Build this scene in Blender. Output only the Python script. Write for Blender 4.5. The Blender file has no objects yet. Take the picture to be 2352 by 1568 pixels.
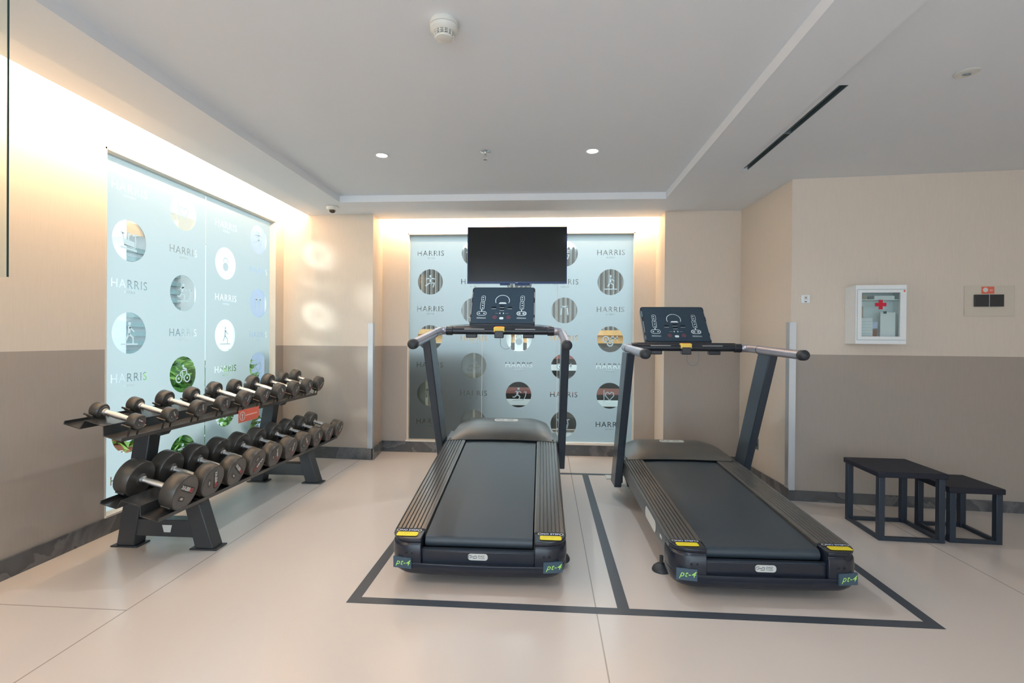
import bpy, bmesh, math, random
from mathutils import Matrix, Vector
random.seed(7)
S = bpy.context.scene
COL = S.collection
R = math.radians

# ---------------------------------------------------------------- camera, world, light, exposure
cam_d = bpy.data.cameras.new('camera'); cam = bpy.data.objects.new('camera', cam_d); COL.objects.link(cam)
cam_d.sensor_width = 36.0; cam_d.lens = 1156.0 * 36.0 / 2352.0; cam_d.clip_start = 0.05
cam.matrix_world = (Matrix.Translation((0, 0, 1.25)) @ Matrix.Rotation(R(3.907), 4, 'Z')
                    @ Matrix.Rotation(R(90 - 0.278), 4, 'X') @ Matrix.Rotation(R(0.45), 4, 'Z'))
S.camera = cam
S.view_settings.view_transform = 'Standard'; S.view_settings.look = 'None'
S.view_settings.gamma = 1.0; S.view_settings.use_curve_mapping = False
S.view_settings.exposure = 0.42
try:
    S.cycles.use_denoising = True
    S.cycles.max_bounces = 9; S.cycles.diffuse_bounces = 5; S.cycles.glossy_bounces = 4
    S.cycles.transparent_max_bounces = 12; S.cycles.transmission_bounces = 6
    S.cycles.sample_clamp_indirect = 6.0
    S.cycles.caustics_reflective = False; S.cycles.caustics_refractive = False
except Exception: pass

W = bpy.data.worlds.new('sky'); S.world = W; W.use_nodes = True
bg = W.node_tree.nodes['Background']; bg.inputs[0].default_value = (0.78, 0.91, 1.0, 1); bg.inputs[1].default_value = 2.2

def area(name, loc, direction, sx, sy, energy, color, spread=180):
    l = bpy.data.lights.new(name, 'AREA'); l.shape = 'RECTANGLE'; l.size = sx; l.size_y = sy
    l.energy = energy; l.color = color; l.spread = R(spread)
    o = bpy.data.objects.new(name, l); COL.objects.link(o); o.location = loc
    o.rotation_euler = Vector(direction).to_track_quat('-Z', 'Y').to_euler()
    return o
# added fill light behind the camera, standing in for unseen daylight
area('camera_side_fill', (-1.35, -3.42, 1.35), (0, 1, 0), 2.3, 2.2, 36, (0.62, 0.82, 1.0))
area('rear_film_fill', (-0.3, 7.2, 3.3), (0, -0.35, -1), 4.0, 1.6, 95, (0.85, 0.93, 1.0))  # added out of view above the cafe to brighten the rear frosted film
# warm strips inside the two light coves
WARM = (1.0, 0.70, 0.42)
area('cove_strip_light', (-2.492, 2.3, 2.60), (-1, 0, -0.25), 5.4, 0.03, 66, WARM)
area('cove_strip_light', (-0.31, 5.292, 2.60), (0, 1, -0.25), 2.86, 0.03, 38, WARM)
sun_d = bpy.data.lights.new('sun', 'SUN'); sun_d.energy = 2.2; sun_d.angle = R(9); sun_d.color = (1.0, 0.97, 0.93)
sun = bpy.data.objects.new('sun', sun_d); COL.objects.link(sun); sun.location = (-8, 0, 4); sun.rotation_euler = Vector((0.85, 0.62, -0.20)).to_track_quat('-Z', 'Y').to_euler()

# ---------------------------------------------------------------- materials
def new_mat(name):
    m = bpy.data.materials.new(name); m.use_nodes = True
    nt = m.node_tree; b = nt.nodes.get('Principled BSDF')
    return m, nt, b
def mat(name, col, rough=0.5, metal=0.0, spec=0.5, var=0.0, scale=40, bump=0.0, bscale=200, coat=0.0):
    m, nt, b = new_mat(name)
    c = (*col, 1)
    b.inputs['Base Color'].default_value = c; b.inputs['Roughness'].default_value = rough
    b.inputs['Metallic'].default_value = metal; b.inputs['Specular IOR Level'].default_value = spec
    if coat: b.inputs['Coat Weight'].default_value = coat; b.inputs['Coat Roughness'].default_value = 0.1
    tc = nt.nodes.new('ShaderNodeTexCoord')
    n = nt.nodes.new('ShaderNodeTexNoise'); n.inputs['Scale'].default_value = scale; n.inputs['Detail'].default_value = 4
    nt.links.new(tc.outputs['Object'], n.inputs['Vector'])
    mx = nt.nodes.new('ShaderNodeMix'); mx.data_type = 'RGBA'
    v = var if var else 0.03
    mx.inputs['A'].default_value = (*[x * (1 - v) for x in col], 1); mx.inputs['B'].default_value = (*[min(1, x * (1 + v)) for x in col], 1)
    nt.links.new(n.outputs['Fac'], mx.inputs['Factor']); nt.links.new(mx.outputs['Result'], b.inputs['Base Color'])
    if bump:
        n2 = nt.nodes.new('ShaderNodeTexNoise'); n2.inputs['Scale'].default_value = bscale; n2.inputs['Detail'].default_value = 3
        nt.links.new(tc.outputs['Object'], n2.inputs['Vector'])
        bp = nt.nodes.new('ShaderNodeBump'); bp.inputs['Strength'].default_value = bump; bp.inputs['Distance'].default_value = 0.002
        nt.links.new(n2.outputs['Fac'], bp.inputs['Height']); nt.links.new(bp.outputs['Normal'], b.inputs['Normal'])
    return m
def emit(name, col, strength):
    m = bpy.data.materials.new(name); m.use_nodes = True; nt = m.node_tree
    for n in list(nt.nodes): nt.nodes.remove(n)
    e = nt.nodes.new('ShaderNodeEmission'); o = nt.nodes.new('ShaderNodeOutputMaterial')
    e.inputs[0].default_value = (*col, 1); e.inputs[1].default_value = strength
    nt.links.new(e.outputs[0], o.inputs[0]); return m
def wall_mat(name, zsplit):
    m, nt, b = new_mat(name)
    g = nt.nodes.new('ShaderNodeNewGeometry'); sp = nt.nodes.new('ShaderNodeSeparateXYZ')
    nt.links.new(g.outputs['Position'], sp.inputs[0])
    gt = nt.nodes.new('ShaderNodeMath'); gt.operation = 'GREATER_THAN'; gt.inputs[1].default_value = zsplit
    nt.links.new(sp.outputs['Z'], gt.inputs[0])
    mx = nt.nodes.new('ShaderNodeMix'); mx.data_type = 'RGBA'
    mx.inputs['A'].default_value = (0.40, 0.352, 0.308, 1); mx.inputs['B'].default_value = (0.72, 0.635, 0.545, 1)
    nt.links.new(gt.outputs[0], mx.inputs['Factor'])
    # woven vinyl: fine horizontal and vertical threads
    n = nt.nodes.new('ShaderNodeTexNoise'); n.inputs['Scale'].default_value = 3.0; n.inputs['Detail'].default_value = 8
    mp = nt.nodes.new('ShaderNodeMapping'); mp.inputs['Scale'].default_value = (40, 40, 3)
    nt.links.new(g.outputs['Position'], mp.inputs[0]); nt.links.new(mp.outputs[0], n.inputs['Vector'])
    mm = nt.nodes.new('ShaderNodeMapRange'); mm.inputs['To Min'].default_value = 0.95; mm.inputs['To Max'].default_value = 1.05
    nt.links.new(n.outputs['Fac'], mm.inputs['Value'])
    mul = nt.nodes.new('ShaderNodeMix'); mul.data_type = 'RGBA'; mul.blend_type = 'MULTIPLY'; mul.inputs['Factor'].default_value = 1
    nt.links.new(mx.outputs['Result'], mul.inputs['A']); nt.links.new(mm.outputs[0], mul.inputs['B'])
    nt.links.new(mul.outputs['Result'], b.inputs['Base Color'])
    b.inputs['Roughness'].default_value = 0.42; b.inputs['Specular IOR Level'].default_value = 0.4
    bp = nt.nodes.new('ShaderNodeBump'); bp.inputs['Strength'].default_value = 0.06; bp.inputs['Distance'].default_value = 0.002
    nt.links.new(n.outputs['Fac'], bp.inputs['Height']); nt.links.new(bp.outputs['Normal'], b.inputs['Normal'])
    return m
def marble_mat():
    m, nt, b = new_mat('dark_marble')
    tc = nt.nodes.new('ShaderNodeTexCoord'); w = nt.nodes.new('ShaderNodeTexNoise')
    w.inputs['Scale'].default_value = 3.2; w.inputs['Detail'].default_value = 8; w.inputs['Distortion'].default_value = 0.5
    nt.links.new(tc.outputs['Object'], w.inputs['Vector'])
    cr = nt.nodes.new('ShaderNodeValToRGB'); e = cr.color_ramp.elements
    e[0].position = 0.40; e[0].color = (0.070, 0.072, 0.078, 1); e[1].position = 0.62; e[1].color = (0.11, 0.112, 0.118, 1)
    k = cr.color_ramp.elements.new(0.51); k.color = (0.16, 0.162, 0.168, 1); k2 = cr.color_ramp.elements.new(0.53); k2.color = (0.085, 0.087, 0.092, 1)
    nt.links.new(w.outputs['Fac'], cr.inputs[0]); nt.links.new(cr.outputs[0], b.inputs['Base Color'])
    b.inputs['Roughness'].default_value = 0.25
    return m
def floor_mat():
    m, nt, b = new_mat('floor_tile')
    g = nt.nodes.new('ShaderNodeNewGeometry'); sp = nt.nodes.new('ShaderNodeSeparateXYZ'); nt.links.new(g.outputs['Position'], sp.inputs[0])
    def mth(op, a, bb=None):
        n = nt.nodes.new('ShaderNodeMath'); n.operation = op
        for i, v in enumerate((a, bb)):
            if v is None: continue
            if isinstance(v, (int, float)): n.inputs[i].default_value = v
            else: nt.links.new(v, n.inputs[i])
        return n.outputs[0]
    P = 2.14
    # running grout lines along the room, and staggered cross joints
    u = mth('DIVIDE', mth('ADD', sp.outputs['X'], 1.90 + 10 * P), P)
    fu = mth('FRACT', u); ci = mth('FLOOR', u)
    lx = mth('LESS_THAN', mth('MINIMUM', fu, mth('SUBTRACT', 1.0, fu)), 0.0014 / 1)
    par = mth('SUBTRACT', 1.0, mth('MODULO', ci, 2.0))
    v = mth('DIVIDE', mth('ADD', mth('ADD', sp.outputs['Y'], 40 - 2.165), mth('MULTIPLY', par, 2.9)), 4.0)
    fv = mth('FRACT', v); ly = mth('LESS_THAN', mth('MINIMUM', fv, mth('SUBTRACT', 1.0, fv)), 0.0007)
    ly = mth('MULTIPLY', ly, mth('LESS_THAN', sp.outputs['X'], -1.90))
    line = mth('MAXIMUM', lx, ly)
    n = nt.nodes.new('ShaderNodeTexNoise'); n.inputs['Scale'].default_value = 0.9; n.inputs['Detail'].default_value = 2
    nt.links.new(g.outputs['Position'], n.inputs['Vector'])
    c = nt.nodes.new('ShaderNodeMix'); c.data_type = 'RGBA'
    c.inputs['A'].default_value = (0.665, 0.60, 0.555, 1); c.inputs['B'].default_value = (0.685, 0.62, 0.575, 1)
    nt.links.new(n.outputs['Fac'], c.inputs['Factor'])
    d = nt.nodes.new('ShaderNodeMix'); d.data_type = 'RGBA'; d.inputs['B'].default_value = (0.36, 0.31, 0.27, 1)
    nt.links.new(line, d.inputs['Factor']); nt.links.new(c.outputs['Result'], d.inputs['A'])
    nt.links.new(d.outputs['Result'], b.inputs['Base Color'])
    b.inputs['Roughness'].default_value = 0.27; b.inputs['Specular IOR Level'].default_value = 0.55
    n2 = nt.nodes.new('ShaderNodeTexNoise'); n2.inputs['Scale'].default_value = 14; nt.links.new(g.outputs['Position'], n2.inputs['Vector'])
    rr = nt.nodes.new('ShaderNodeMapRange'); rr.inputs['To Min'].default_value = 0.23; rr.inputs['To Max'].default_value = 0.25
    nt.links.new(n2.outputs['Fac'], rr.inputs['Value']); nt.links.new(rr.outputs[0], b.inputs['Roughness'])
    return m
def clear_glass(name, tint=(0.93, 0.98, 0.97), refl=0.09):
    m = bpy.data.materials.new(name); m.use_nodes = True; nt = m.node_tree
    for n in list(nt.nodes): nt.nodes.remove(n)
    o = nt.nodes.new('ShaderNodeOutputMaterial'); mx = nt.nodes.new('ShaderNodeMixShader')
    t = nt.nodes.new('ShaderNodeBsdfTransparent'); t.inputs[0].default_value = (*tint, 1)
    g = nt.nodes.new('ShaderNodeBsdfGlossy'); g.inputs['Roughness'].default_value = 0.02
    lw = nt.nodes.new('ShaderNodeLayerWeight'); lw.inputs['Blend'].default_value = 0.35
    mr = nt.nodes.new('ShaderNodeMapRange'); mr.inputs['To Min'].default_value = refl * 0.12; mr.inputs['To Max'].default_value = refl * 4
    nt.links.new(lw.outputs['Facing'], mr.inputs['Value']); nt.links.new(mr.outputs[0], mx.inputs[0])
    nt.links.new(t.outputs[0], mx.inputs[1]); nt.links.new(g.outputs[0], mx.inputs[2]); nt.links.new(mx.outputs[0], o.inputs[0])
    return m
def film_mat():
    m = bpy.data.materials.new('frosted_film'); m.use_nodes = True; nt = m.node_tree
    for n in list(nt.nodes): nt.nodes.remove(n)
    o = nt.nodes.new('ShaderNodeOutputMaterial')
    t = nt.nodes.new('ShaderNodeBsdfTranslucent'); t.inputs[0].default_value = (0.375, 0.415, 0.435, 1)
    d = nt.nodes.new('ShaderNodeBsdfDiffuse'); d.inputs[0].default_value = (0.46, 0.54, 0.58, 1)
    g = nt.nodes.new('ShaderNodeBsdfGlossy'); g.inputs['Roughness'].default_value = 0.35
    a = nt.nodes.new('ShaderNodeMixShader'); a.inputs[0].default_value = 0.13
    b = nt.nodes.new('ShaderNodeMixShader'); b.inputs[0].default_value = 0.03
    nt.links.new(t.outputs[0], a.inputs[1]); nt.links.new(d.outputs[0], a.inputs[2])
    nt.links.new(a.outputs[0], b.inputs[1]); nt.links.new(g.outputs[0], b.inputs[2]); nt.links.new(b.outputs[0], o.inputs[0])
    return m

M = dict(
    wall=wall_mat('two_tone_vinyl', 1.165), wallr=wall_mat('two_tone_vinyl_alcove', 1.148), wallp=wall_mat('plain_vinyl', -1.0),
    ceil=mat('white_plaster', (0.80, 0.825, 0.86), 0.75, spec=0.2, var=0.01, scale=3),
    marble=marble_mat(), floor=floor_mat(), glass=clear_glass('pane_glass'), film=film_mat(),
    alu=mat('brushed_aluminium', (0.62, 0.66, 0.70), 0.35, 0.8), jamb=mat('jamb_paint', (0.72, 0.66, 0.58), 0.5),
    black=mat('black_plastic', (0.022, 0.024, 0.030), 0.32, spec=0.5, var=0.1, bump=0.1, bscale=900),
    gloss=mat('glossy_black', (0.012, 0.014, 0.020), 0.12, spec=0.6, coat=0.3),
    cap=mat('satin_black_cap', (0.012, 0.017, 0.030), 0.27, spec=0.6),
    hood=mat('grey_black_cover', (0.085, 0.088, 0.086), 0.30, spec=0.6, bump=0.15, bscale=1200),
    belt=mat('belt_rubber', (0.034, 0.050, 0.066), 0.40, spec=0.6, var=0.12, scale=300, bump=0.25, bscale=700),
    rail=mat('ribbed_rail', (0.12, 0.112, 0.105), 0.28, 0.3, spec=0.6), railgap=mat('rail_groove', (0.015, 0.015, 0.015), 0.5),
    side=mat('grey_side_panel', (0.13, 0.145, 0.155), 0.38, 0.35), upright=mat('upright_paint', (0.062, 0.080, 0.105), 0.28, 0.5),
    bar=mat('bar_black', (0.030, 0.034, 0.042), 0.22, 0.2), grip=mat('grip_grey', (0.46, 0.46, 0.54), 0.34, 0.65),
    rubber=mat('end_cap_rubber', (0.030, 0.034, 0.040), 0.5), silver=mat('silver_strip', (0.75, 0.78, 0.80), 0.22, 0.9),
    panel=mat('console_face', (0.022, 0.045, 0.070), 0.24, spec=0.7), print=mat('white_print', (0.62, 0.72, 0.76), 0.5),
    greyprint=mat('grey_print', (0.20, 0.25, 0.28), 0.5), darkprint=mat('dark_window', (0.004, 0.006, 0.010), 0.2),
    redprint=mat('red_print', (0.50, 0.07, 0.08), 0.5), badge=mat('badge_white', (0.66, 0.68, 0.66), 0.35, var=0.04),
    ink=mat('dark_ink', (0.04, 0.07, 0.09), 0.5), plate=mat('slate_label', (0.055, 0.10, 0.14), 0.4),
    lime=mat('lime_marker', (0.45, 0.85, 0.18), 0.5), yellow=mat('yellow_sticker', (0.86, 0.72, 0.02), 0.45, var=0.05),
    bluep=mat('blue_white_print', (0.55, 0.62, 0.85), 0.5), orange=mat('key_orange', (0.95, 0.32, 0.05), 0.4), kyellow=mat('key_yellow', (0.90, 0.62, 0.10), 0.4),
    rack=mat('rack_powder_coat', (0.050, 0.053, 0.058), 0.38, 0.2, bump=0.15, bscale=1000),
    tray=mat('tray_steel', (0.075, 0.073, 0.072), 0.26, 0.5),
    db=mat('dumbbell_rubber', (0.062, 0.056, 0.050), 0.32, spec=0.55, bump=0.1, bscale=900), face=mat('dumbbell_face', (0.105, 0.098, 0.092), 0.42),
    chrome=mat('knurled_chrome', (0.78, 0.78, 0.78), 0.24, 1.0, bump=0.5, bscale=700),
    sign=mat('red_sign', (0.80, 0.16, 0.10), 0.4), steel=mat('stool_frame', (0.038, 0.052, 0.075), 0.36, 0.4), pad=mat('stool_mat', (0.012, 0.014, 0.026), 0.55, spec=0.4, bump=0.4, bscale=300),
    white=mat('white_metal', (0.86, 0.90, 0.92), 0.35), wplast=mat('white_plastic', (0.74, 0.73, 0.68), 0.4), paper=mat('paper', (0.78, 0.80, 0.85), 0.7),
    redc=mat('cross_red', (0.62, 0.01, 0.04), 0.35), tan=mat('tan_card', (0.50, 0.42, 0.34), 0.7), teal=mat('teal_card', (0.28, 0.42, 0.46), 0.6),
    tape=mat('floor_tape', (0.058, 0.070, 0.088), 0.38), tvb=mat('tv_bezel', (0.03, 0.05, 0.12), 0.2, 0.4), screen=mat('tv_screen', (0.006, 0.006, 0.006), 0.16, spec=0.5),
    slot=mat('vent_dark', (0.006, 0.007, 0.008), 0.6), ventm=mat('vent_metal', (0.20, 0.26, 0.28), 0.4, 0.5),
    lamp=emit('downlight_lens', (0.80, 0.92, 1.0), 26), dome=mat('dome_smoke', (0.05, 0.035, 0.03), 0.08),
    leaf=mat('leaf', (0.16, 0.42, 0.10), 0.5, var=0.5, scale=9), leafb=mat('leaf_light', (0.34, 0.62, 0.14), 0.5, var=0.3, scale=9), leafr=mat('red_leaf', (0.50, 0.16, 0.12), 0.5, var=0.3, scale=9),
    paving=mat('paving', (0.52, 0.52, 0.50), 0.7, var=0.1, scale=2), render_w=mat('white_render', (0.85, 0.86, 0.86), 0.7), blue=mat('blue_grey_wall', (0.34, 0.44, 0.62), 0.6),
    louv=mat('grey_green_louvre', (0.22, 0.32, 0.33), 0.5), beige=mat('beige_soffit', (0.70, 0.55, 0.42), 0.6),
    wood=mat('orange_wood', (0.62, 0.36, 0.15), 0.4, var=0.25, scale=12), darkw=mat('dark_slat', (0.10, 0.085, 0.075), 0.5), greyf=mat('grey_floor', (0.40, 0.39, 0.38), 0.5),
    taupe=mat('taupe_panel', (0.21, 0.175, 0.14), 0.6), redm=mat('red_brown', (0.33, 0.12, 0.10), 0.5), tealw=mat('teal_wall', (0.36, 0.52, 0.50), 0.6),
    skirt=mat('plain_black', (0.02, 0.02, 0.022), 0.5),
    edge=mat('glass_edge', (0.02, 0.06, 0.06), 0.2),
)

# ---------------------------------------------------------------- mesh helpers
def B(): return bmesh.new()
def box(bm, x0, x1, y0, y1, z0, z1, mi=0, T=None):
    vs = [bm.verts.new(Vector(p)) for p in ((x0,y0,z0),(x1,y0,z0),(x1,y1,z0),(x0,y1,z0),(x0,y0,z1),(x1,y0,z1),(x1,y1,z1),(x0,y1,z1))]
    if T is not None:
        for v in vs: v.co = T @ v.co
    fs = [bm.faces.new([vs[i] for i in f]) for f in ((3,2,1,0),(4,5,6,7),(0,1,5,4),(1,2,6,5),(2,3,7,6),(3,0,4,7))]
    for f in fs: f.material_index = mi
    return vs
def hexa(bm, pts, mi=0):
    vs = [bm.verts.new(Vector(p)) for p in pts]
    for f in ((3,2,1,0),(4,5,6,7),(0,1,5,4),(1,2,6,5),(2,3,7,6),(3,0,4,7)): bm.faces.new([vs[i] for i in f]).material_index = mi
def loft(bm, rings, mi=0, caps=True, closed=True):
    rs = [[bm.verts.new(Vector(p)) for p in r] for r in rings]
    n = len(rs[0])
    for a, b in zip(rs, rs[1:]):
        for i in range(n if closed else n - 1):
            j = (i + 1) % n
            bm.faces.new((a[i], a[j], b[j], b[i])).material_index = mi
    if caps and closed:
        bm.faces.new(rs[0][::-1]).material_index = mi; bm.faces.new(rs[-1]).material_index = mi
    return rs
def prism(bm, poly, T, d0, d1, mi=0):   # poly in the plane of T's x and y, from d0 to d1 along T's z
    loft(bm, [[T @ Vector((p[0], p[1], d)) for p in poly] for d in (d0, d1)], mi)
def tube(bm, pts, r, n=14, mi=0, caps=True):
    pts = [Vector(p) for p in pts]; rad = r if isinstance(r, (list, tuple)) else [r] * len(pts)
    rings = []; up = None
    for i, p in enumerate(pts):
        t = ((pts[min(i + 1, len(pts) - 1)] - pts[max(i - 1, 0)])).normalized()
        if up is None: up = t.orthogonal().normalized()
        up = (up - t * up.dot(t)).normalized(); s = t.cross(up)
        rings.append([p + (up * math.cos(a) + s * math.sin(a)) * rad[i] for a in [2 * math.pi * k / n for k in range(n)]])
    loft(bm, rings, mi, caps)
def lathe(bm, prof, T, n=40, mi=0, mis=None):   # prof (r, h) round T's z axis
    rings = [[T @ Vector((r * math.cos(2*math.pi*k/n), r * math.sin(2*math.pi*k/n), h)) for k in range(n)] for r, h in prof]
    rs = [[bm.verts.new(p) for p in r] for r in rings]
    for q, (a, b) in enumerate(zip(rs, rs[1:])):
        for i in range(n):
            j = (i + 1) % n; f = bm.faces.new((a[i], a[j], b[j], b[i])); f.material_index = mis[q] if mis else mi
    bm.faces.new(rs[0][::-1]).material_index = mis[0] if mis else mi
    bm.faces.new(rs[-1]).material_index = mis[-1] if mis else mi
def rrect(x0, x1, y0, y1, r, n=5):
    out = []
    for cx, cy, a0 in ((x1-r, y0+r, -90), (x1-r, y1-r, 0), (x0+r, y1-r, 90), (x0+r, y0+r, 180)):
        for k in range(n + 1):
            a = R(a0 + 90 * k / n); out.append((cx + r * math.cos(a), cy + r * math.sin(a)))
    return out
def stroke(bm, pts, w, T, closed=False, mi=0, z=0.0):
    ps = [Vector((p[0], p[1])) for p in pts]; n = len(ps)
    L, Rr = [], []
    for i, p in enumerate(ps):
        if closed: a, b = ps[i - 1], ps[(i + 1) % n]
        else: a, b = ps[max(i - 1, 0)], ps[min(i + 1, n - 1)]
        t = (b - a); t = t.normalized() if t.length > 1e-9 else Vector((1, 0)); nn = Vector((-t.y, t.x)) * w / 2
        L.append(bm.verts.new(T @ Vector((*(p + nn), z)))); Rr.append(bm.verts.new(T @ Vector((*(p - nn), z))))
    for i in range(n if closed else n - 1):
        j = (i + 1) % n; bm.faces.new((Rr[i], Rr[j], L[j], L[i])).material_index = mi
def disc(bm, cx, cy, r, T, mi=0, z=0.0, n=28, sy=1.0):
    bm.faces.new([bm.verts.new(T @ Vector((cx + r*math.cos(2*math.pi*k/n), cy + r*sy*math.sin(2*math.pi*k/n), z))) for k in range(n)]).material_index = mi
def flat(bm, poly, T, mi=0, z=0.0):
    bm.faces.new([bm.verts.new(T @ Vector((p[0], p[1], z))) for p in poly]).material_index = mi
def obj(name, bm, mats, parent=None, bevel=0.0, smooth=True, recalc=True, seg=2):
    if recalc: bmesh.ops.recalc_face_normals(bm, faces=bm.faces)
    me = bpy.data.meshes.new(name); bm.to_mesh(me); bm.free()
    if not isinstance(mats, (list, tuple)): mats = [mats]
    for m in mats: me.materials.append(M[m] if isinstance(m, str) else m)
    o = bpy.data.objects.new(name, me); COL.objects.link(o)
    if parent: o.parent = parent
    if bevel:
        md = o.modifiers.new('bevel', 'BEVEL'); md.width = bevel; md.segments = seg; md.limit_method = 'ANGLE'; md.angle_limit = R(35)
    if smooth:
        me.polygons.foreach_set('use_smooth', [True] * len(me.polygons))
        try:
            me.set_sharp_from_angle(angle=R(38))
        except Exception: pass
    return o
def tag(o, label=None, cat=None, group=None, kind=None):
    if label: o['label'] = label
    if cat: o['category'] = cat
    if group: o['group'] = group
    if kind: o['kind'] = kind
    return o
def thing(name, label, cat, loc=(0,0,0), rot=(0,0,0), group=None):
    o = bpy.data.objects.new(name, None); COL.objects.link(o); o.empty_display_size = 0.1
    o.location = loc; o.rotation_euler = rot
    return tag(o, label, cat, group)
def struct(name, bm, mats, parent=None, **k):
    o = obj(name, bm, mats, parent, **k)
    if not parent: o['kind'] = 'structure'
    return o
def text_curve(body, size, offset=0.0, space=1.0):
    c = bpy.data.curves.new('t', 'FONT'); c.body = body; c.size = size; c.align_x = 'CENTER'; c.align_y = 'CENTER'
    c.offset = offset; c.space_character = space; c.resolution_u = 3
    o = bpy.data.objects.new('t', c); COL.objects.link(o); bpy.context.view_layer.update()
    return o
def add_text(bm, body, size, T, mi=0, offset=0.0, space=1.0, shear=0.0):
    o = text_curve(body, size, offset, space); o.data.shear = shear
    bpy.context.view_layer.update()
    me = bpy.data.meshes.new_from_object(o.evaluated_get(bpy.context.evaluated_depsgraph_get()))
    n0 = len(bm.faces); nv = len(bm.verts)
    bm.from_mesh(me); bm.faces.ensure_lookup_table(); bm.verts.ensure_lookup_table()
    for v in bm.verts[nv:]: v.co = T @ v.co
    for f in bm.faces[n0:]: f.material_index = mi
    d = o.data; bpy.data.objects.remove(o); bpy.data.curves.remove(d); bpy.data.meshes.remove(me)
def frame_T(origin, xdir, ydir):
    x = Vector(xdir).normalized(); y = Vector(ydir); y = (y - x * y.dot(x)).normalized(); z = x.cross(y)
    m = Matrix((( x.x, y.x, z.x, origin[0]), (x.y, y.y, z.y, origin[1]), (x.z, y.z, z.z, origin[2]), (0,0,0,1)))
    return m
def arc(cx, cy, r, a0, a1, n=16, sy=1.0): return [(cx + r*math.cos(R(a0+(a1-a0)*k/n)), cy + r*sy*math.sin(R(a0+(a1-a0)*k/n))) for k in range(n+1)]

# ================================================================ THE ROOM
ZP, ZS, ZT = 2.52, 2.49, 2.55      # perimeter, dropped soffit and tray levels
XL = -2.76; RX = 4.3; YR = -3.5
b = B(); box(b, XL - 0.12, RX + 0.1, YR - 0.1, 5.62, -0.12, 0.0); struct('floor', b, 'floor', smooth=False)

b = B()
top = 2.78
def cb(x0, x1, y0, y1, z): box(b, x0, x1, y0, y1, z, top)
cb(-1.90, 1.035, -2.4, 4.50, ZT)                                   # tray
cb(-2.24, -1.90, YR, 4.86, ZS); cb(1.035, 1.37, YR, 4.86, ZS); cb(-1.90, 1.035, 4.50, 4.86, ZS); cb(-1.90, 1.035, YR, -2.4, ZS)
cb(-2.48, -2.24, YR, 5.28, ZP); cb(-2.24, 1.37, 4.86, 5.28, ZP)
vx0, vx1, vy0, vy1 = 1.438, 1.484, 2.605, 3.855                    # the air slot is left open
cb(1.37, vx0, YR, 5.28, ZP); cb(vx1, RX, YR, 5.28, ZP); cb(vx0, vx1, YR, vy0, ZP); cb(vx0, vx1, vy1, 5.28, ZP)
box(b, XL - 0.12, -2.48, YR, 5.28, 2.74, top); box(b, XL - 0.12, RX, 5.28, 5.62, 2.74, top)
struct('ceiling', b, 'ceil', smooth=False)

WY0, WY1, WZ0, WZ1 = 2.972, 4.969, 0.105, 2.435                    # left window opening
b = B(); tt = 0.12
box(b, XL - tt, XL, YR, WY0, 0, 2.74); box(b, XL - tt, XL, WY1, 5.62, 0, 2.74)
box(b, XL - tt, XL, WY0, WY1, 0, WZ0); box(b, XL - tt, XL, WY0, WY1, WZ1, 2.74)
struct('wall_left', b, 'wall', smooth=False)

BX0, BX1, BZ0, BZ1 = -1.527, 0.938, 0.125, 2.402                   # back window opening
b = B()
hexa(b, [(XL, 5.115, 0), (-1.778, 5.05, 0), (-1.825, 5.62, 0), (XL, 5.62, 0), (XL, 5.115, 2.74), (-1.778, 5.05, 2.74), (-1.825, 5.62, 2.74), (XL, 5.62, 2.74)])
hexa(b, [(1.157, 5.05, 0), (1.885, 5.05, 0), (1.885, 5.62, 0), (1.157, 5.62, 0), (1.157, 5.05, 2.74), (1.885, 5.05, 2.74), (1.885, 5.62, 2.74), (1.157, 5.62, 2.74)])
box(b, 1.1565, 1.16, 5.0505, 5.45, 0, 2.74, 1)
box(b, -1.825, BX0, 5.45, 5.57, 0, 2.74); box(b, BX1, 1.157, 5.45, 5.57, 0, 2.74)
box(b, BX0, BX1, 5.45, 5.57, 0, BZ0); box(b, BX0, BX1, 5.45, 5.57, BZ1, 2.74)
struct('wall_back', b, ['wall', 'wallp'], smooth=False)
SL = -0.098
def wy(x): return 4.095 + SL * (x - 1.915)
b = B()
hexa(b, [(1.885, 5.62, 0), (1.885, 5.05, 0), (1.915, 4.095, 0), (2.2, 5.62, 0), (1.885, 5.62, 2.74), (1.885, 5.05, 2.74), (1.915, 4.095, 2.74), (2.2, 5.62, 2.74)])
struct('wall_right', b, 'wallp', smooth=False)
b = B()
hexa(b, [(1.9155, 4.095, 0), (RX, wy(RX), 0), (RX, 5.62, 0), (2.0, 5.62, 0), (1.9155, 4.095, 2.74), (RX, wy(RX), 2.74), (RX, 5.62, 2.74), (2.0, 5.62, 2.74)])
struct('wall_alcove', b, 'wallr', smooth=False)
b = B(); box(b, RX, RX + 0.1, YR, 5.62, 0, 2.78); struct('wall_side', b, 'wallr', smooth=False)
b = B(); y0, y1 = YR - 0.1, YR
box(b, XL - 0.12, -2.5, y0, y1, 0, top); box(b, 3.1, RX + 0.1, y0, y1, 0, top); box(b, -2.5, 3.1, y0, y1, 2.45, top)
for x in (-2.5, -0.65, 1.2, 3.05): box(b, x, x + 0.05, y0, y1, 0, 2.45, 1)
struct('wall_front', b, ['wall', 'alu'], smooth=False)

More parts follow.
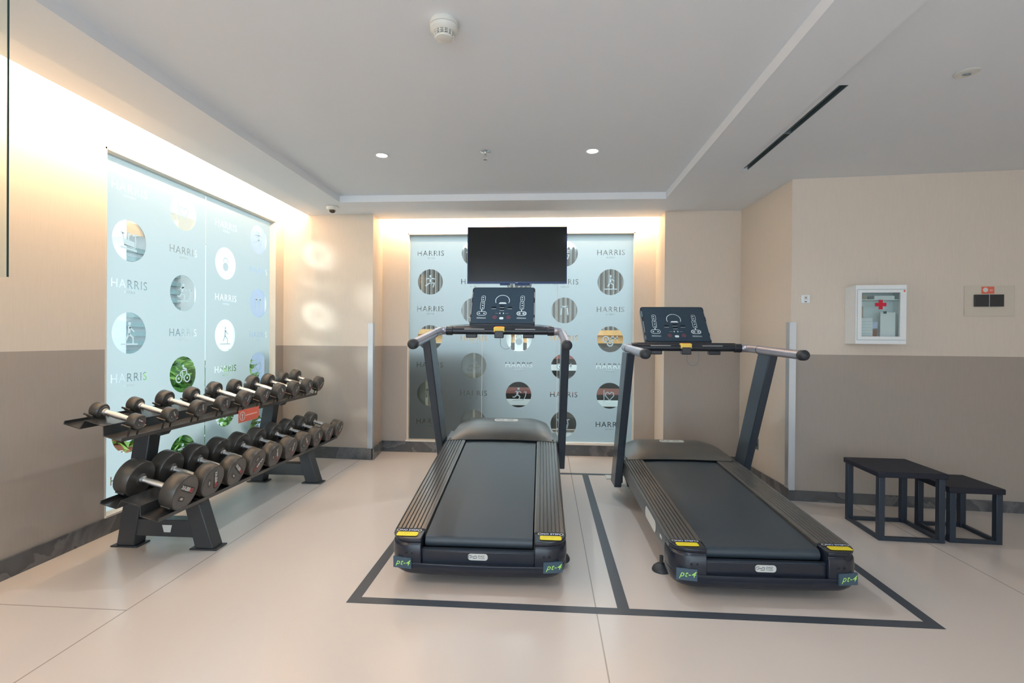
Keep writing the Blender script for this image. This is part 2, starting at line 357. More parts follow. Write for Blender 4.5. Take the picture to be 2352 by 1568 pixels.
# baseboards of veined dark stone
def bb(name, segs, h):
    b = B()
    for (xa, ya), (xb, yb) in segs:
        d = Vector((xb - xa, yb - ya, 0)).normalized(); nrm = Vector((d.y, -d.x, 0)) * 0.012
        a, c = Vector((xa, ya, 0)), Vector((xb, yb, 0))
        lo = [a, c, c + nrm, a + nrm]
        hexa(b, [tuple(p) for p in lo] + [(p.x, p.y, h) for p in lo])
    o = struct(name, b, 'marble', smooth=False); return o
bb('baseboard_left', [((XL, YR), (XL, 5.11))], 0.105)
bb('baseboard_back', [((XL, 5.115), (-1.778, 5.05)), ((-1.766, 5.04), (-1.813, 5.45)), ((-1.82, 5.45), (1.157, 5.45)), ((1.157, 5.45), (1.157, 5.05)), ((1.157, 5.05), (1.885, 5.05))], 0.118)
bb('baseboard_right', [((1.885, 5.05), (1.915, 4.09))], 0.095)
bb('baseboard_alcove', [((1.903, 4.095), (RX, wy(RX)))], 0.082)
# corner guards
b = B(); box(b, -1.822, -1.772, 5.038, 5.050, 0.118, 1.40); box(b, -1.776, -1.770, 5.042, 5.09, 0.118, 1.40)
struct('trim_1', b, 'alu', smooth=False)
b = B(); hexa(b, [(1.905, 4.083, 0.083), (1.950, 4.080, 0.083), (1.950, 4.093, 0.083), (1.915, 4.095, 0.083), (1.905, 4.083, 1.40), (1.950, 4.080, 1.40), (1.950, 4.093, 1.40), (1.915, 4.095, 1.40)])
box(b, 1.900, 1.912, 4.083, 4.14, 0.095, 1.40)
struct('trim_2', b, 'alu', smooth=False)

# glass screen whose polished edge shows at the far left
b = B(); box(b, XL, -1.852, 1.607, 1.613, 1.45, 2.49); box(b, -1.852, -1.850, 1.607, 1.613, 1.45, 2.49, 1)
struct('wall_screen', b, ['glass', 'edge'], smooth=False)

# ---------------------------------------------------------------- frosted windows
def icon(bm, kind, T):
    s = 0.0095
    def st(p, w=s, c=False): stroke(bm, p, w, T, c)
    def ring(x, y, r, w=0.009): stroke(bm, arc(x, y, r, 0, 345, 22), w, T, True)
    if kind == 'bike':
        ring(-0.045, -0.03, 0.030); ring(0.045, -0.03, 0.030); disc(bm, -0.045, -0.03, 0.008, T); disc(bm, 0.045, -0.03, 0.008, T)
        st([(-0.045, -0.005), (-0.01, 0.03), (0.035, 0.03)]); st([(-0.01, 0.025), (0.0, -0.03)]); st([(0.035, 0.045), (0.04, 0.0)]); disc(bm, 0.0, 0.065, 0.011, T); st([(-0.004, 0.052), (0.03, 0.04)], 0.014)
    elif kind == 'spin':
        st([(-0.06, 0.045), (-0.05, 0.01), (-0.045, -0.035), (0.04, -0.045), (0.05, 0.0), (0.045, 0.035)], 0.010)
        st([(-0.075, -0.05), (0.06, -0.062)], 0.012); st([(-0.075, 0.05), (-0.04, 0.04)], 0.012); st([(0.02, 0.04), (0.065, 0.05)], 0.012)
        flat(bm, [(-0.045, -0.035), (0.035, -0.042), (0.04, -0.005), (-0.04, 0.008)], T); st([(-0.01, 0.005), (-0.015, 0.045), (0.0, 0.055)], 0.012)
    elif kind == 'run':
        disc(bm, 0.0, 0.065, 0.012, T); st([(-0.005, 0.05), (-0.015, 0.0)], 0.020); st([(-0.035, 0.03), (0.0, 0.045), (0.03, 0.02)])
        st([(-0.015, 0.0), (0.015, -0.02), (0.005, -0.055)], 0.013); st([(-0.018, -0.005), (-0.045, -0.03), (-0.065, -0.025)], 0.012)
        st([(-0.065, -0.065), (0.055, -0.058), (0.075, -0.02), (0.085, 0.03)], 0.008); st([(0.06, 0.03), (0.09, 0.03)], 0.008)
    elif kind == 'weights':
        ring(-0.045, 0.0, 0.030, 0.014); ring(0.0, -0.045, 0.028, 0.014); disc(bm, -0.045, 0, 0.010, T); disc(bm, 0, -0.045, 0.009, T)
        st([(0.0, 0.01), (0.085, 0.01)], 0.011)
        for x in (0.02, 0.035, 0.075): st([(x, -0.018), (x, 0.038)], 0.010)
    elif kind == 'heart':
        st([(0, -0.05), (-0.045, 0.0), (-0.04, 0.03), (-0.02, 0.038), (0.0, 0.018), (0.02, 0.038), (0.04, 0.03), (0.045, 0.0)], 0.010, True)
        st([(-0.06, -0.07), (-0.06, 0.06)], 0.008)
    elif kind == 'yoga':
        disc(bm, 0.0, 0.065, 0.012, T); st([(-0.05, 0.035), (0.0, 0.04), (0.05, 0.035)], 0.012); st([(0, 0.04), (0, -0.01)], 0.02)
        st([(-0.055, -0.045), (-0.02, -0.02), (0.0, -0.01), (0.045, -0.012), (0.03, -0.06)], 0.013)
    elif kind == 'step':
        disc(bm, 0.0, 0.065, 0.012, T); st([(0, 0.05), (-0.005, -0.005)], 0.02); st([(-0.005, -0.005), (-0.03, -0.05)], 0.013); st([(-0.005, -0.005), (0.03, -0.03), (0.03, -0.07)], 0.012)
        st([(0, 0.04), (0.04, 0.01)], 0.01); st([(-0.07, -0.075), (0.07, -0.075)], 0.01)
    elif kind == 'press':
        st([(-0.04, 0.04), (0.04, 0.04)], 0.016); st([(-0.03, 0.04), (-0.035, -0.05)], 0.016); st([(0.03, 0.04), (0.04, -0.05)], 0.016)
    elif kind == 'bell':
        stroke(bm, arc(0, 0.02, 0.028, -30, 210, 14), 0.012, T); disc(bm, 0, -0.03, 0.038, T)
def film(name, parent, T, w0, w1, h0, h1, circles, words, rad=0.140):
    c = bpy.data.curves.new('film', 'CURVE'); c.dimensions = '2D'; c.fill_mode = 'BOTH'; c.resolution_u = 3
    def poly(pts):
        s = c.splines.new('POLY'); s.points.add(len(pts) - 1); s.use_cyclic_u = True
        for p, q in zip(s.points, pts): p.co = (q[0], q[1], 0, 1)
    poly([(w0, h0), (w1, h0), (w1, h1), (w0, h1)])
    for (x, y, k) in circles: poly([(x + rad * math.cos(2*math.pi*i/56), y + rad * math.sin(2*math.pi*i/56)) for i in range(56)])
    for (x, y) in words:
        for body, size, off, sp, dy in (('HARRIS', 0.083, 0.0034, 1.14, 0.0), ('HOTELS', 0.022, 0.0, 1.2, -0.052)):
            o = text_curve(body, size, off, sp); cv = o.to_curve(bpy.context.evaluated_depsgraph_get())
            for s in cv.splines:
                n = c.splines.new(s.type)
                if s.type == 'BEZIER':
                    n.bezier_points.add(len(s.bezier_points) - 1)
                    for p, q in zip(n.bezier_points, s.bezier_points):
                        p.handle_left_type = p.handle_right_type = 'FREE'
                        for a in ('co', 'handle_left', 'handle_right'):
                            v = getattr(q, a); setattr(p, a, (v[0] + x, v[1] + y + dy, 0))
                else:
                    n.points.add(len(s.points) - 1)
                    for p, q in zip(n.points, s.points): p.co = (q.co[0] + x, q.co[1] + y + dy, 0, 1)
                n.use_cyclic_u = True; n.resolution_u = 3
            o.to_curve_clear(); d = o.data; bpy.data.objects.remove(o); bpy.data.curves.remove(d)
    o = bpy.data.objects.new('film', c); COL.objects.link(o); bpy.context.view_layer.update()
    me = bpy.data.meshes.new_from_object(o.evaluated_get(bpy.context.evaluated_depsgraph_get()))
    bm = B(); bm.from_mesh(me); bpy.data.objects.remove(o); bpy.data.curves.remove(c); bpy.data.meshes.remove(me)
    for f in bm.faces: f.material_index = 0
    for v in bm.verts: v.co = T @ v.co
    for (x, y, k) in circles:
        if k: icon(bm, k, T @ Matrix.Translation((x, y, 0)))
    return obj(name, bm, 'film', parent, smooth=False)

# left window: local x runs along the wall (away from the camera), local y up, looking at it from inside
wroot = bpy.data.objects.new('window_1', None); COL.objects.link(wroot); wroot['kind'] = 'structure'
GX = -2.822
b = B()
f_ = 0.012
box(b, GX - 0.03, XL + 0.001, WY0, WY0 + f_, WZ0, WZ1); box(b, GX - 0.03, XL + 0.001, WY1 - f_, WY1, WZ0, WZ1)
box(b, GX - 0.03, XL + 0.001, WY0, WY1, WZ1 - f_, WZ1); box(b, GX - 0.03, XL + 0.012, WY0, WY1, WZ0 - 0.001, WZ0 + 0.012)
obj('window_frame', b, 'jamb', wroot, smooth=False)
b = B(); box(b, GX - 0.012, GX - 0.004, WY0 + f_, 3.987, WZ0 + f_, WZ1 - f_); obj('pane', b, 'glass', wroot, smooth=False)
b = B(); box(b, GX - 0.012, GX - 0.004, 3.993, WY1 - f_, WZ0 + f_, WZ1 - f_); obj('pane', b, 'glass', wroot, smooth=False)
TL = frame_T((GX, 0, 0), (0, 1, 0), (0, 0, 1))
C1 = [(3.230, z, k) for z, k in ((1.895, 'spin'), (1.270, 'step'), (0.60, 'bell'))]
C2 = [(3.737, z, k) for z, k in ((2.215, 'heart'), (1.587, 'run'), (0.955, 'bike'), (0.34, 'yoga'))]
C3 = [(4.252, z, k) for z, k in ((1.895, 'bell'), (1.262, 'step'), (0.60, 'weights'))]
C4 = [(4.757, z, k) for z, k in ((2.205, 'yoga'), (1.580, 'press'), (0.962, 'heart'), (0.34, 'run'))]
film('frosted_film', wroot, TL, WY0 + f_, 3.986, WZ0 + f_, WZ1 - f_ , C1 + C2, [(3.230, z) for z in (2.240, 1.597, 0.966, 0.30)] + [(3.737, z) for z in (1.912, 1.277, 0.65)])
film('frosted_film', wroot, TL, 3.994, WY1 - f_, WZ0 + f_, WZ1 - f_, C3 + C4, [(4.258, z) for z in (2.228, 1.59, 0.965, 0.30)] + [(4.760, z) for z in (1.898, 1.270, 0.65)])

wroot = bpy.data.objects.new('window_2', None); COL.objects.link(wroot); wroot['kind'] = 'structure'
GY = 5.502
b = B()
box(b, BX0, BX0 + f_, 5.449, GY + 0.03, BZ0, BZ1); box(b, BX1 - f_, BX1, 5.449, GY + 0.03, BZ0, BZ1)
box(b, BX0, BX1, 5.449, GY + 0.03, BZ1 - f_, BZ1); box(b, BX0 - 0.01, BX1 + 0.01, 5.436, GY + 0.03, BZ0 - 0.008, BZ0 + 0.008)
obj('window_frame', b, 'jamb', wroot, smooth=False)
SE = [BX0 + f_, -0.705, 0.118, BX1 - f_]
for a, c in zip(SE, SE[1:]):
    b = B(); box(b, a + 0.003, c - 0.003, GY + 0.004, GY + 0.012, BZ0 + f_, BZ1 - f_); obj('pane', b, 'glass', wroot, smooth=False)
TB = frame_T((0, GY, 0), (1, 0, 0), (0, 0, 1))
cc = {-1.287: ((1.875, 'yoga'), (1.257, 'bell'), (0.643, 'press')), -0.797: ((2.190, 'run'), (1.560, 'step'), (0.955, 'bike'), (0.330, 'bell')),
      -0.300: ((1.875, 'heart'), (1.254, 'bell'), (0.643, 'run')), 0.192: ((2.182, 'yoga'), (1.566, 'press'), (0.953, 'weights'), (0.330, 'spin')),
      0.687: ((1.873, 'step'), (1.256, 'weights'), (0.646, 'heart'))}
hh = {-1.287: (2.189, 1.575, 0.955, 0.33), -0.797: (1.875, 1.255, 0.648), -0.300: (2.190, 1.575, 0.966, 0.33), 0.192: (1.873, 1.262, 0.648), 0.687: (2.190, 1.575, 0.962, 0.33)}
def inside(a, c, x): return a < x < c
b = None
# the sheet runs over the joints; split it at each joint between the motif columns
# the columns at -0.797 and 0.192 sit next to a joint, so one sheet carries all motifs
film('frosted_film', wroot, TB, SE[0], SE[-1], BZ0 + f_, BZ1 - f_, [(x, z, k) for x, l in cc.items() for z, k in l], [(x, z) for x, l in hh.items() for z in l])
b = B()
for x in SE[1:-1]: box(b, x - 0.0022, x + 0.0022, GY - 0.004, GY - 0.001, BZ0 + f_, BZ1 - f_)
obj('joint_seal', b, 'badge', wroot, smooth=False)

# ---------------------------------------------------------------- outdoors, seen through the clear motifs
b = B(); box(b, -14, -2.9, -4, 14, -0.14, -0.10); struct('ground', b, 'paving', smooth=False)
t = thing('louvred_building', 'grey green louvred facade behind the left frosted window', 'building', (-7.5, 6, -0.1))
b = B(); box(b, 0.0, 0.3, 0, 10, 0, 5.6)
obj('wall', b, 'render_w', t, smooth=False)
b = B()
for k in range(15): box(b, 0.30, 0.42, 0.2, 3.3, 0.55 + k * 0.16, 0.63 + k * 0.16)
obj('louvre_blades', b, 'louv', t, smooth=False)
b = B(); box(b, 0.3, 1.0, 0, 3.3, 3.12, 3.5); obj('soffit', b, 'beige', t, smooth=False)
b = B(); box(b, 0.3, 0.7, 3.3, 4.4, 0, 5.6); box(b, 0.3, 0.36, 5.2, 10, 0, 1.7); obj('white_bay', b, 'render_w', t, smooth=False)
b = B(); box(b, 0.3, 0.5, 4.4, 4.6, 0, 5.0); box(b, 0.3, 0.34, 5.2, 10, 1.7, 1.8); obj('dark_post', b, 'louv', t, smooth=False)
b = B(); box(b, -0.12, 0.12, -0.12, 0.12, 0, 4.6); box(b, -0.23, 0.23, -0.23, 0.23, 0, 0.12); box(b, -0.23, 0.23, -0.23, 0.23, 4.4, 4.6)
o = obj('column', b, 'render_w', smooth=False); o.location = (-6.5, 7.12, -0.1); tag(o, 'white square column outside behind the left window', 'column')
b = B(); box(b, -3.75, -3.6, 5.86, 8.0, -0.1, 3.6); o = obj('partition_panel', b, 'blue', smooth=False); tag(o, 'blue grey panel outside the far end of the left window', 'panel')
def shrub(name, x, y, r, h, n, mats, label, zc=None):
    bm = B(); zc = h * 0.55 if zc is None else zc
    for k in range(n):
        a = random.uniform(0, 2*math.pi); u = random.random() ** 0.5; w = random.uniform(-1, 1)
        rr = r * u * math.sqrt(max(0.05, 1 - w * w)); c = Vector((math.cos(a) * rr, math.sin(a) * rr, zc + w * h * 0.5))
        d = Vector((random.uniform(-1, 1), random.uniform(-1, 1), random.uniform(-0.4, 1))).normalized(); s = d.orthogonal().normalized(); L = random.uniform(0.05, 0.10)
        s = Matrix.Rotation(random.uniform(0, 6.28), 3, d) @ s
        f = bm.faces.new([bm.verts.new(c + q) for q in (-d * L, s * L * 0.32, d * L, -s * L * 0.32)]); f.material_index = 0 if random.random() < 0.55 else 1
    for k in range(5): tube(bm, [(0, 0, 0), (random.uniform(-.5, .5) * r, random.uniform(-.5, .5) * r, zc)], 0.008, 6, 2)
    o = obj(name, bm, [*mats, 'taupe'], smooth=False, recalc=False); o.location = (x, y, -0.1); tag(o, label, 'shrub')
shrub('leafy_shrub', -3.43, 4.47, 0.30, 1.22, 1400, ('leaf', 'leafb'), 'bright green shrub outside, seen through the bicycle motif')
shrub('leafy_shrub', -3.30, 3.76, 0.27, 0.66, 600, ('leafb', 'leafr'), 'low red and green shrub outside the near pane of the left window')
shrub('leafy_shrub', -3.24, 5.12, 0.20, 1.14, 800, ('leafb', 'leaf'), 'light green shrub in front of the blue grey panel outside')
b = B(); box(b, -2.9, 5, 5.62, 13, -0.12, -0.02); struct('floor_cafe', b, 'greyf', smooth=False)
t = thing('slatted_wall', 'dark vertical slats on the cafe wall behind the rear frosted window', 'wall panel', (0, 9.6, 0))
b = B(); box(b, -5, 5, 0.1, 0.2, 0, 3.0); obj('backing', b, 'render_w', t, smooth=False)
b = B()
for k in range(66): box(b, -3.3 + k * 0.09, -3.262 + k * 0.09, 0, 0.1, 1.35, 3.0)
obj('slats', b, 'darkw', t, smooth=False)
t = thing('cafe_counter', 'orange wooden counter behind the rear frosted window', 'counter', (0.0, 8.1, 0))
b = B(); box(b, -3.4, 1.4, -0.05, 0.55, 1.32, 1.40); obj('counter_top', b, 'wood', t, smooth=False)
b = B(); box(b, -3.3, 1.3, 0.0, 0.5, 0, 1.32); obj('counter_front', b, 'wood', t, smooth=False)
t = thing('low_cabinet', 'taupe low cabinet standing right behind the rear frosted window', 'cabinet', (0, 0, 0))
b = B(); box(b, -1.80, -0.64, 5.63, 6.1, -0.02, 1.20); obj('cabinet_body', b, 'taupe', t, bevel=0.01)
b = B(); box(b, -1.36, -1.33, 5.615, 5.63, 0.05, 1.15); box(b, -0.82, -0.795, 5.615, 5.63, 0.05, 1.15); obj('light_strip', b, 'tan', t, smooth=False)
t = thing('side_table', 'white side table carrying the canisters behind the rear window', 'table', (-0.36, 6.6, -0.02))
b = B(); box(b, -0.3, 0.3, -0.15, 0.15, 1.09, 1.12); obj('table_top', b, 'render_w', t, smooth=False)
for sx in (-1, 1):
    b = B(); box(b, sx*0.28 - 0.015, sx*0.28 + 0.015, -0.13, 0.13, 0, 1.09); obj('leg', b, 'render_w', t, smooth=False)
for i, x in enumerate((-0.52, -0.36, -0.2)):
    b = B(); lathe(b, [(0.0, 0), (0.055, 0), (0.055, 0.26), (0.0, 0.26)], Matrix.Translation((x, 6.6, 1.1)), 20)
    o = obj('white_canister', b, 'render_w'); tag(o, 'white canister on the shelf behind the rear window, ' + ('left one', 'middle one', 'right one')[i], 'canister', 'white canisters behind the window')
t = thing('striped_bench', 'dark bench with red and pale slats behind the rear window', 'bench', (0.4, 6.9, 0))
b = B()
for k in range(6): box(b, -1.2, 1.2, 0.0 + k * 0.02, 0.06 + k * 0.02, 0.18 + k * 0.16, 0.26 + k * 0.16, k % 3)
obj('slats', b, ['darkw', 'render_w', 'redm'], t, smooth=False)
b = B(); box(b, -1.15, 1.15, 0.16, 0.2, 0, 1.2); box(b, -1.2, 1.2, 0.15, 0.45, 1.02, 1.08); obj('bench_frame', b, 'darkw', t, smooth=False)
b = B(); box(b, 0.99, 1.6, 6.2, 6.5, -0.02, 1.15); o = obj('pale_screen', b, 'tealw', smooth=False); tag(o, 'pale teal screen behind the right part of the rear window', 'screen')

# ---------------------------------------------------------------- floor tape
b = B(); z0, z1, w = 0.0003, 0.0012, 0.055
X0, X1, Y0, Y1 = -0.934, 1.749, 2.312, 4.735
box(b, X0, X1, Y0, Y0 + w, z0, z1); box(b, X0, X1, Y1 - w, Y1, z0, z1); box(b, X0, X0 + w, Y0 + w, Y1 - w, z0, z1); box(b, X1 - w, X1, Y0 + w, Y1 - w, z0, z1)
box(b, 0.340, 0.395, Y0 + w, Y1 - w, z0, z1)
o = obj('floor_tape', b, 'tape', smooth=False); tag(o, 'dark grey tape outline on the floor around both treadmills', 'tape')

# ================================================================ CEILING FITTINGS
def downlight(x, y, z, label, lit=True, grp='recessed ceiling downlights'):
    t = thing('downlight', label, 'ceiling light', (x, y, z), group=grp)
    I = Matrix.Identity(4)
    b = B(); lathe(b, [(0.036, 0.0), (0.048, -0.001), (0.050, -0.004), (0.046, -0.006), (0.037, -0.004), (0.036, 0.0)], I, 36); obj('trim_ring', b, 'wplast', t)
    if lit:
        b = B(); lathe(b, [(0.0, -0.001), (0.037, -0.001), (0.037, -0.0035), (0.0, -0.0045)], I, 32); obj('lens', b, 'lamp', t)
        l = bpy.data.lights.new('downlight_beam', 'SPOT'); l.energy = 27 if y > 2 else (17 if x < 0 else 10); l.spot_size = R(150); l.spot_blend = 0.8; l.shadow_soft_size = 0.035; l.color = (0.86, 0.94, 1.0)
        o = bpy.data.objects.new('downlight_beam', l); COL.objects.link(o); o.location = (x, y, z - 0.045); o.parent = None
    else:
        b = B(); lathe(b, [(0.0, -0.003), (0.040, -0.003), (0.040, -0.006), (0.0, -0.010)], I, 32); obj('gimbal', b, 'wplast', t)
        b = B(); lathe(b, [(0.0, -0.009), (0.016, -0.009), (0.016, -0.012), (0.0, -0.012)], Matrix.Rotation(R(15), 4, 'X'), 24); obj('dark_lens', b, 'ventm', t)
    return t
downlight(-1.178, 3.512, ZT, 'lit round ceiling downlight left of the sprinkler')
downlight(0.306, 3.500, ZT, 'lit round ceiling downlight right of the sprinkler')
for x, y in ((-1.178, 0.9), (0.306, 0.9), (-1.178, -1.4), (0.306, -1.4)): downlight(x, y, ZT, 'lit round ceiling downlight behind the camera')
downlight(1.962, 2.511, ZP, 'unlit round gimbal downlight in the plain ceiling on the right', False)

t = thing('smoke_detector', 'white round smoke detector on the tray ceiling', 'smoke detector', (-0.430, 2.049, ZT))
I = Matrix.Identity(4)
b = B(); lathe(b, [(0.055, 0), (0.058, -0.004), (0.058, -0.020), (0.054, -0.022)], I); obj('mounting_base', b, 'wplast', t)
b = B(); lathe(b, [(0.054, -0.022), (0.057, -0.024), (0.056, -0.036), (0.047, -0.044), (0.042, -0.046)], I); obj('housing', b, 'wplast', t)
b = B(); lathe(b, [(0.036, -0.044), (0.036, -0.064), (0.030, -0.066)], I); obj('chamber', b, 'slot', t)
b = B()
for z, r in ((-0.046, 0.0405), (-0.052, 0.040), (-0.058, 0.039), (-0.064, 0.037)): lathe(b, [(r - 0.003, z + 0.0012), (r + 0.001, z + 0.0012), (r + 0.001, z - 0.0012), (r - 0.003, z - 0.0012)], I, 36)
for k in range(14):
    a = 2*math.pi*k/14; T = Matrix.Rotation(a, 4, 'Z'); box(b, 0.036, 0.041, -0.0018, 0.0018, -0.066, -0.044, 0, T)
lathe(b, [(0.037, -0.063), (0.033, -0.070), (0.018, -0.074), (0.0, -0.0745)], I, 36)
obj('grille', b, 'wplast', t)

t = thing('sprinkler_head', 'small chrome sprinkler head between the two lit downlights', 'sprinkler', (-0.433, 3.481, ZT))
b = B(); lathe(b, [(0.034, 0), (0.036, -0.002), (0.028, -0.006), (0.0, -0.007)], I, 28); obj('escutcheon', b, 'silver', t)
b = B(); lathe(b, [(0.009, -0.006), (0.009, -0.022), (0.0, -0.022)], I, 16)
for s in (-1, 1): tube(b, [(0.008*s, 0, -0.020), (0.013*s, 0, -0.032), (0.010*s, 0, -0.046), (0.0, 0, -0.054)], 0.0022, 8)
lathe(b, [(0.0, -0.054), (0.014, -0.054), (0.014, -0.057), (0.0, -0.057)], I, 16); obj('frame_arms', b, 'silver', t)

t = thing('security_camera', 'small white dome security camera on the ceiling near the left corner', 'camera', (-2.031, 4.639, ZS))
b = B(); lathe(b, [(0.052, 0), (0.054, -0.003), (0.050, -0.005)], I, 32); obj('base_ring', b, 'tan', t)
b = B(); lathe(b, [(0.052, -0.004), (0.053, -0.016), (0.046, -0.032), (0.036, -0.036), (0.0, -0.036)], I, 32); obj('shell', b, 'wplast', t)
b = B(); lathe(b, [(0.030, -0.034), (0.030, -0.042), (0.026, -0.052), (0.016, -0.060), (0.0, -0.063)], I, 32); obj('dome', b, 'dome', t)

t = thing('air_vent', 'long dark linear slot vent in the ceiling beside the tray', 'vent', (0, 0, 0))
for y0, y1 in ((vy0, 3.187), (3.199, vy1)):
    b = B(); box(b, vx0 + 0.002, vx1 - 0.002, y0, y1, ZP + 0.055, ZP + 0.06); obj('slot_back', b, 'slot', t, smooth=False)
b = B(); box(b, vx0, vx1, 3.187, 3.199, ZP, ZP + 0.06); box(b, vx1 - 0.004, vx1, vy0, vy1, ZP, ZP + 0.055); box(b, vx0 + 0.018, vx0 + 0.021, vy0, vy1, ZP + 0.01, ZP + 0.05); obj('blade', b, 'ventm', t, smooth=False)

# ================================================================ TELEVISION
t = thing('television', 'flat black television hanging in front of the rear frosted window', 'television', (-0.300, 5.02, 1.803), (0, 0, R(0.3)))
tw, th = 0.995, 0.566
b = B(); loft(b, [[(p[0], y, p[1]) for p in rrect(-tw/2, tw/2, 0, th, 0.008)] for y in (0.0, 0.035)]); box(b, -0.36, 0.36, 0.035, 0.062, 0.05, 0.42); obj('back_shell', b, 'tvb', t, bevel=0.003)
b = B(); box(b, -tw/2 + 0.010, tw/2 - 0.010, -0.0015, 0.0, 0.020, th - 0.008); obj('screen', b, 'screen', t, smooth=False)
b = B(); box(b, -tw/2, tw/2, -0.006, 0.0, 0.0, 0.020); box(b, -tw/2, tw/2, -0.005, 0.0, th - 0.008, th); box(b, -tw/2, -tw/2 + 0.010, -0.005, 0, 0.02, th - 0.008); box(b, tw/2 - 0.010, tw/2, -0.005, 0, 0.02, th - 0.008); obj('bezel', b, 'tvb', t, smooth=False)
b = B(); box(b, -0.012, 0.012, -0.0075, -0.006, 0.006, 0.011); obj('logo', b, 'print', t, smooth=False)
b = B(); box(b, -0.17, -0.07, 0.01, 0.05, -0.014, 0.0); box(b, -0.02, 0.13, 0.01, 0.05, -0.018, 0.0); obj('connector_block', b, 'tvb', t, bevel=0.003)
t = thing('ceiling_mount', 'slim metal ceiling pole carrying the television', 'tv mount')
b = B(); tube(b, [(-0.262, 5.365, 2.735), (-0.262, 5.365, 2.0)], 0.017, 18); obj('pole', b, 'badge', t)
b = B(); box(b, -0.30, -0.22, 5.09, 5.35, 1.98, 2.05); box(b, -0.44, -0.08, 5.083, 5.10, 1.93, 2.25); obj('bracket', b, 'black', t, bevel=0.003)
b = B(); lathe(b, [(0.0, 0), (0.05, 0), (0.05, -0.01), (0.0, -0.01)], Matrix.Translation((-0.262, 5.365, 2.74)), 24); obj('ceiling_plate', b, 'badge', t)
for i, x in enumerate((-0.635, -0.42)):
    b = B(); tube(b, [(x - 0.02, 5.33, 2.60), (x - 0.003, 5.33, 2.47), (x + 0.002, 5.26, 2.36), (x + 0.004, 5.14, 2.30), (x + 0.03, 5.10, 2.22)], 0.0025, 6)
    tag(obj('cable', b, 'greyprint'), 'thin cable dropping from the cove behind the television, ' + ('left one' if i == 0 else 'right one'), 'cable')

# ================================================================ WALL FITTINGS ON THE RIGHT
WT = frame_T((1.915, 4.095, 0), (1, SL, 0), (0, 0, 1))      # local x along the wall, y up, z towards the room
def wl(x): return (x - 1.915) / math.cos(math.atan(SL))
def wbox(bm, x0, x1, z0, z1, d0, d1, mi=0): box(bm, wl(x0), wl(x1), z0, z1, d0, d1, mi, WT)
t = thing('light_switch', 'small white switch on the grey beige wall beside the corner', 'switch')
b = B(); wbox(b, 1.985, 2.048, 1.548, 1.612, 0.0, 0.012); obj('switch_plate', b, 'white', t, bevel=0.003)
b = B(); wbox(b, 2.004, 2.030, 1.575, 1.603, 0.012, 0.016); obj('rocker', b, 'wplast', t, bevel=0.001)
b = B(); wbox(b, 2.012, 2.019, 1.584, 1.594, 0.016, 0.0175); wbox(b, 2.008, 2.024, 1.556, 1.562, 0.012, 0.0135); obj('symbol', b, 'ink', t, smooth=False)

t = thing('wall_socket', 'dark square power socket low on the wall behind the right treadmill', 'socket')
b = B(); hexa(b, [(1.897, 4.63, 0.275), (1.885, 4.705, 0.275), (1.91, 4.705, 0.275), (1.91, 4.63, 0.275), (1.897, 4.63, 0.375), (1.885, 4.705, 0.375), (1.91, 4.705, 0.375), (1.91, 4.63, 0.375)]); obj('socket_plate', b, 'ventm', t, bevel=0.002)
b = B(); lathe(b, [(0, 0), (0.022, 0), (0.022, 0.006), (0, 0.006)], frame_T((1.8915, 4.668, 0.325), (0, 1, 0), (0, 0, 1)) @ Matrix.Rotation(math.pi, 4, 'Y'), 20); obj('socket_hole', b, 'slot', t)

# first-aid cabinet
FX0, FX1, FZ0, FZ1, FD = 2.300, 2.635, 1.235, 1.668, 0.165
t = thing('first_aid_cabinet', 'white wall mounted first aid cabinet with clear window and red cross', 'cabinet')
b = B(); s = 0.006
wbox(b, FX0, FX1, FZ0, FZ1, 0.001, s); wbox(b, FX0, FX0 + s, FZ0, FZ1, s, FD - 0.02); wbox(b, FX1 - s, FX1, FZ0, FZ1, s, FD - 0.02)
wbox(b, FX0 + s, FX1 - s, FZ1 - s, FZ1, s, FD - 0.02); wbox(b, FX0 + s, FX1 - s, FZ0, FZ0 + s, s, FD - 0.02); wbox(b, FX0 + s, FX1 - s, 1.560, 1.565, s, FD - 0.03)
obj('cabinet_body', b, 'white', t, smooth=False)
b = B(); o1, o2, p1, p2 = FX0 + 0.040, FX1 - 0.040, FZ0 + 0.055, FZ1 - 0.055
wbox(b, FX0, o1, FZ0, FZ1, FD - 0.019, FD); wbox(b, o2, FX1, FZ0, FZ1, FD - 0.019, FD); wbox(b, o1, o2, p2, FZ1, FD - 0.019, FD); wbox(b, o1, o2, FZ0, p1, FD - 0.019, FD)
d = obj('door', b, 'white', t, smooth=False)
b = B(); wbox(b, FX0 + 0.008, FX1 - 0.004, FZ1 - 0.034, FZ1 - 0.031, FD, FD + 0.0008); wbox(b, FX0 + 0.008, FX1 - 0.004, FZ0 + 0.028, FZ0 + 0.031, FD, FD + 0.0008); wbox(b, FX0 + 0.008, FX0 + 0.011, FZ0 + 0.028, FZ1 - 0.031, FD, FD + 0.0008); obj('door_seam', b, 'teal', d, smooth=False)
b = B(); wbox(b, o1, o2, p1, p2, FD - 0.012, FD - 0.009); obj('window_glass', b, 'glass', d, smooth=False)
b = B(); cx, cz = (FX0 + FX1) / 2 + 0.002, 1.525
wbox(b, cx - 0.037, cx + 0.037, cz - 0.013, cz + 0.013, FD - 0.008, FD - 0.006); wbox(b, cx - 0.013, cx + 0.013, cz + 0.013, cz + 0.035, FD - 0.008, FD - 0.006); wbox(b, cx - 0.013, cx + 0.013, cz - 0.035, cz - 0.013, FD - 0.008, FD - 0.006); obj('red_cross', b, 'redc', d, smooth=False)
b = B(); disc(b, wl(FX1 - 0.014), FZ1 - 0.045, 0.007, WT, 0, FD + 0.001); obj('lock_mark', b, 'sign', d, smooth=False)
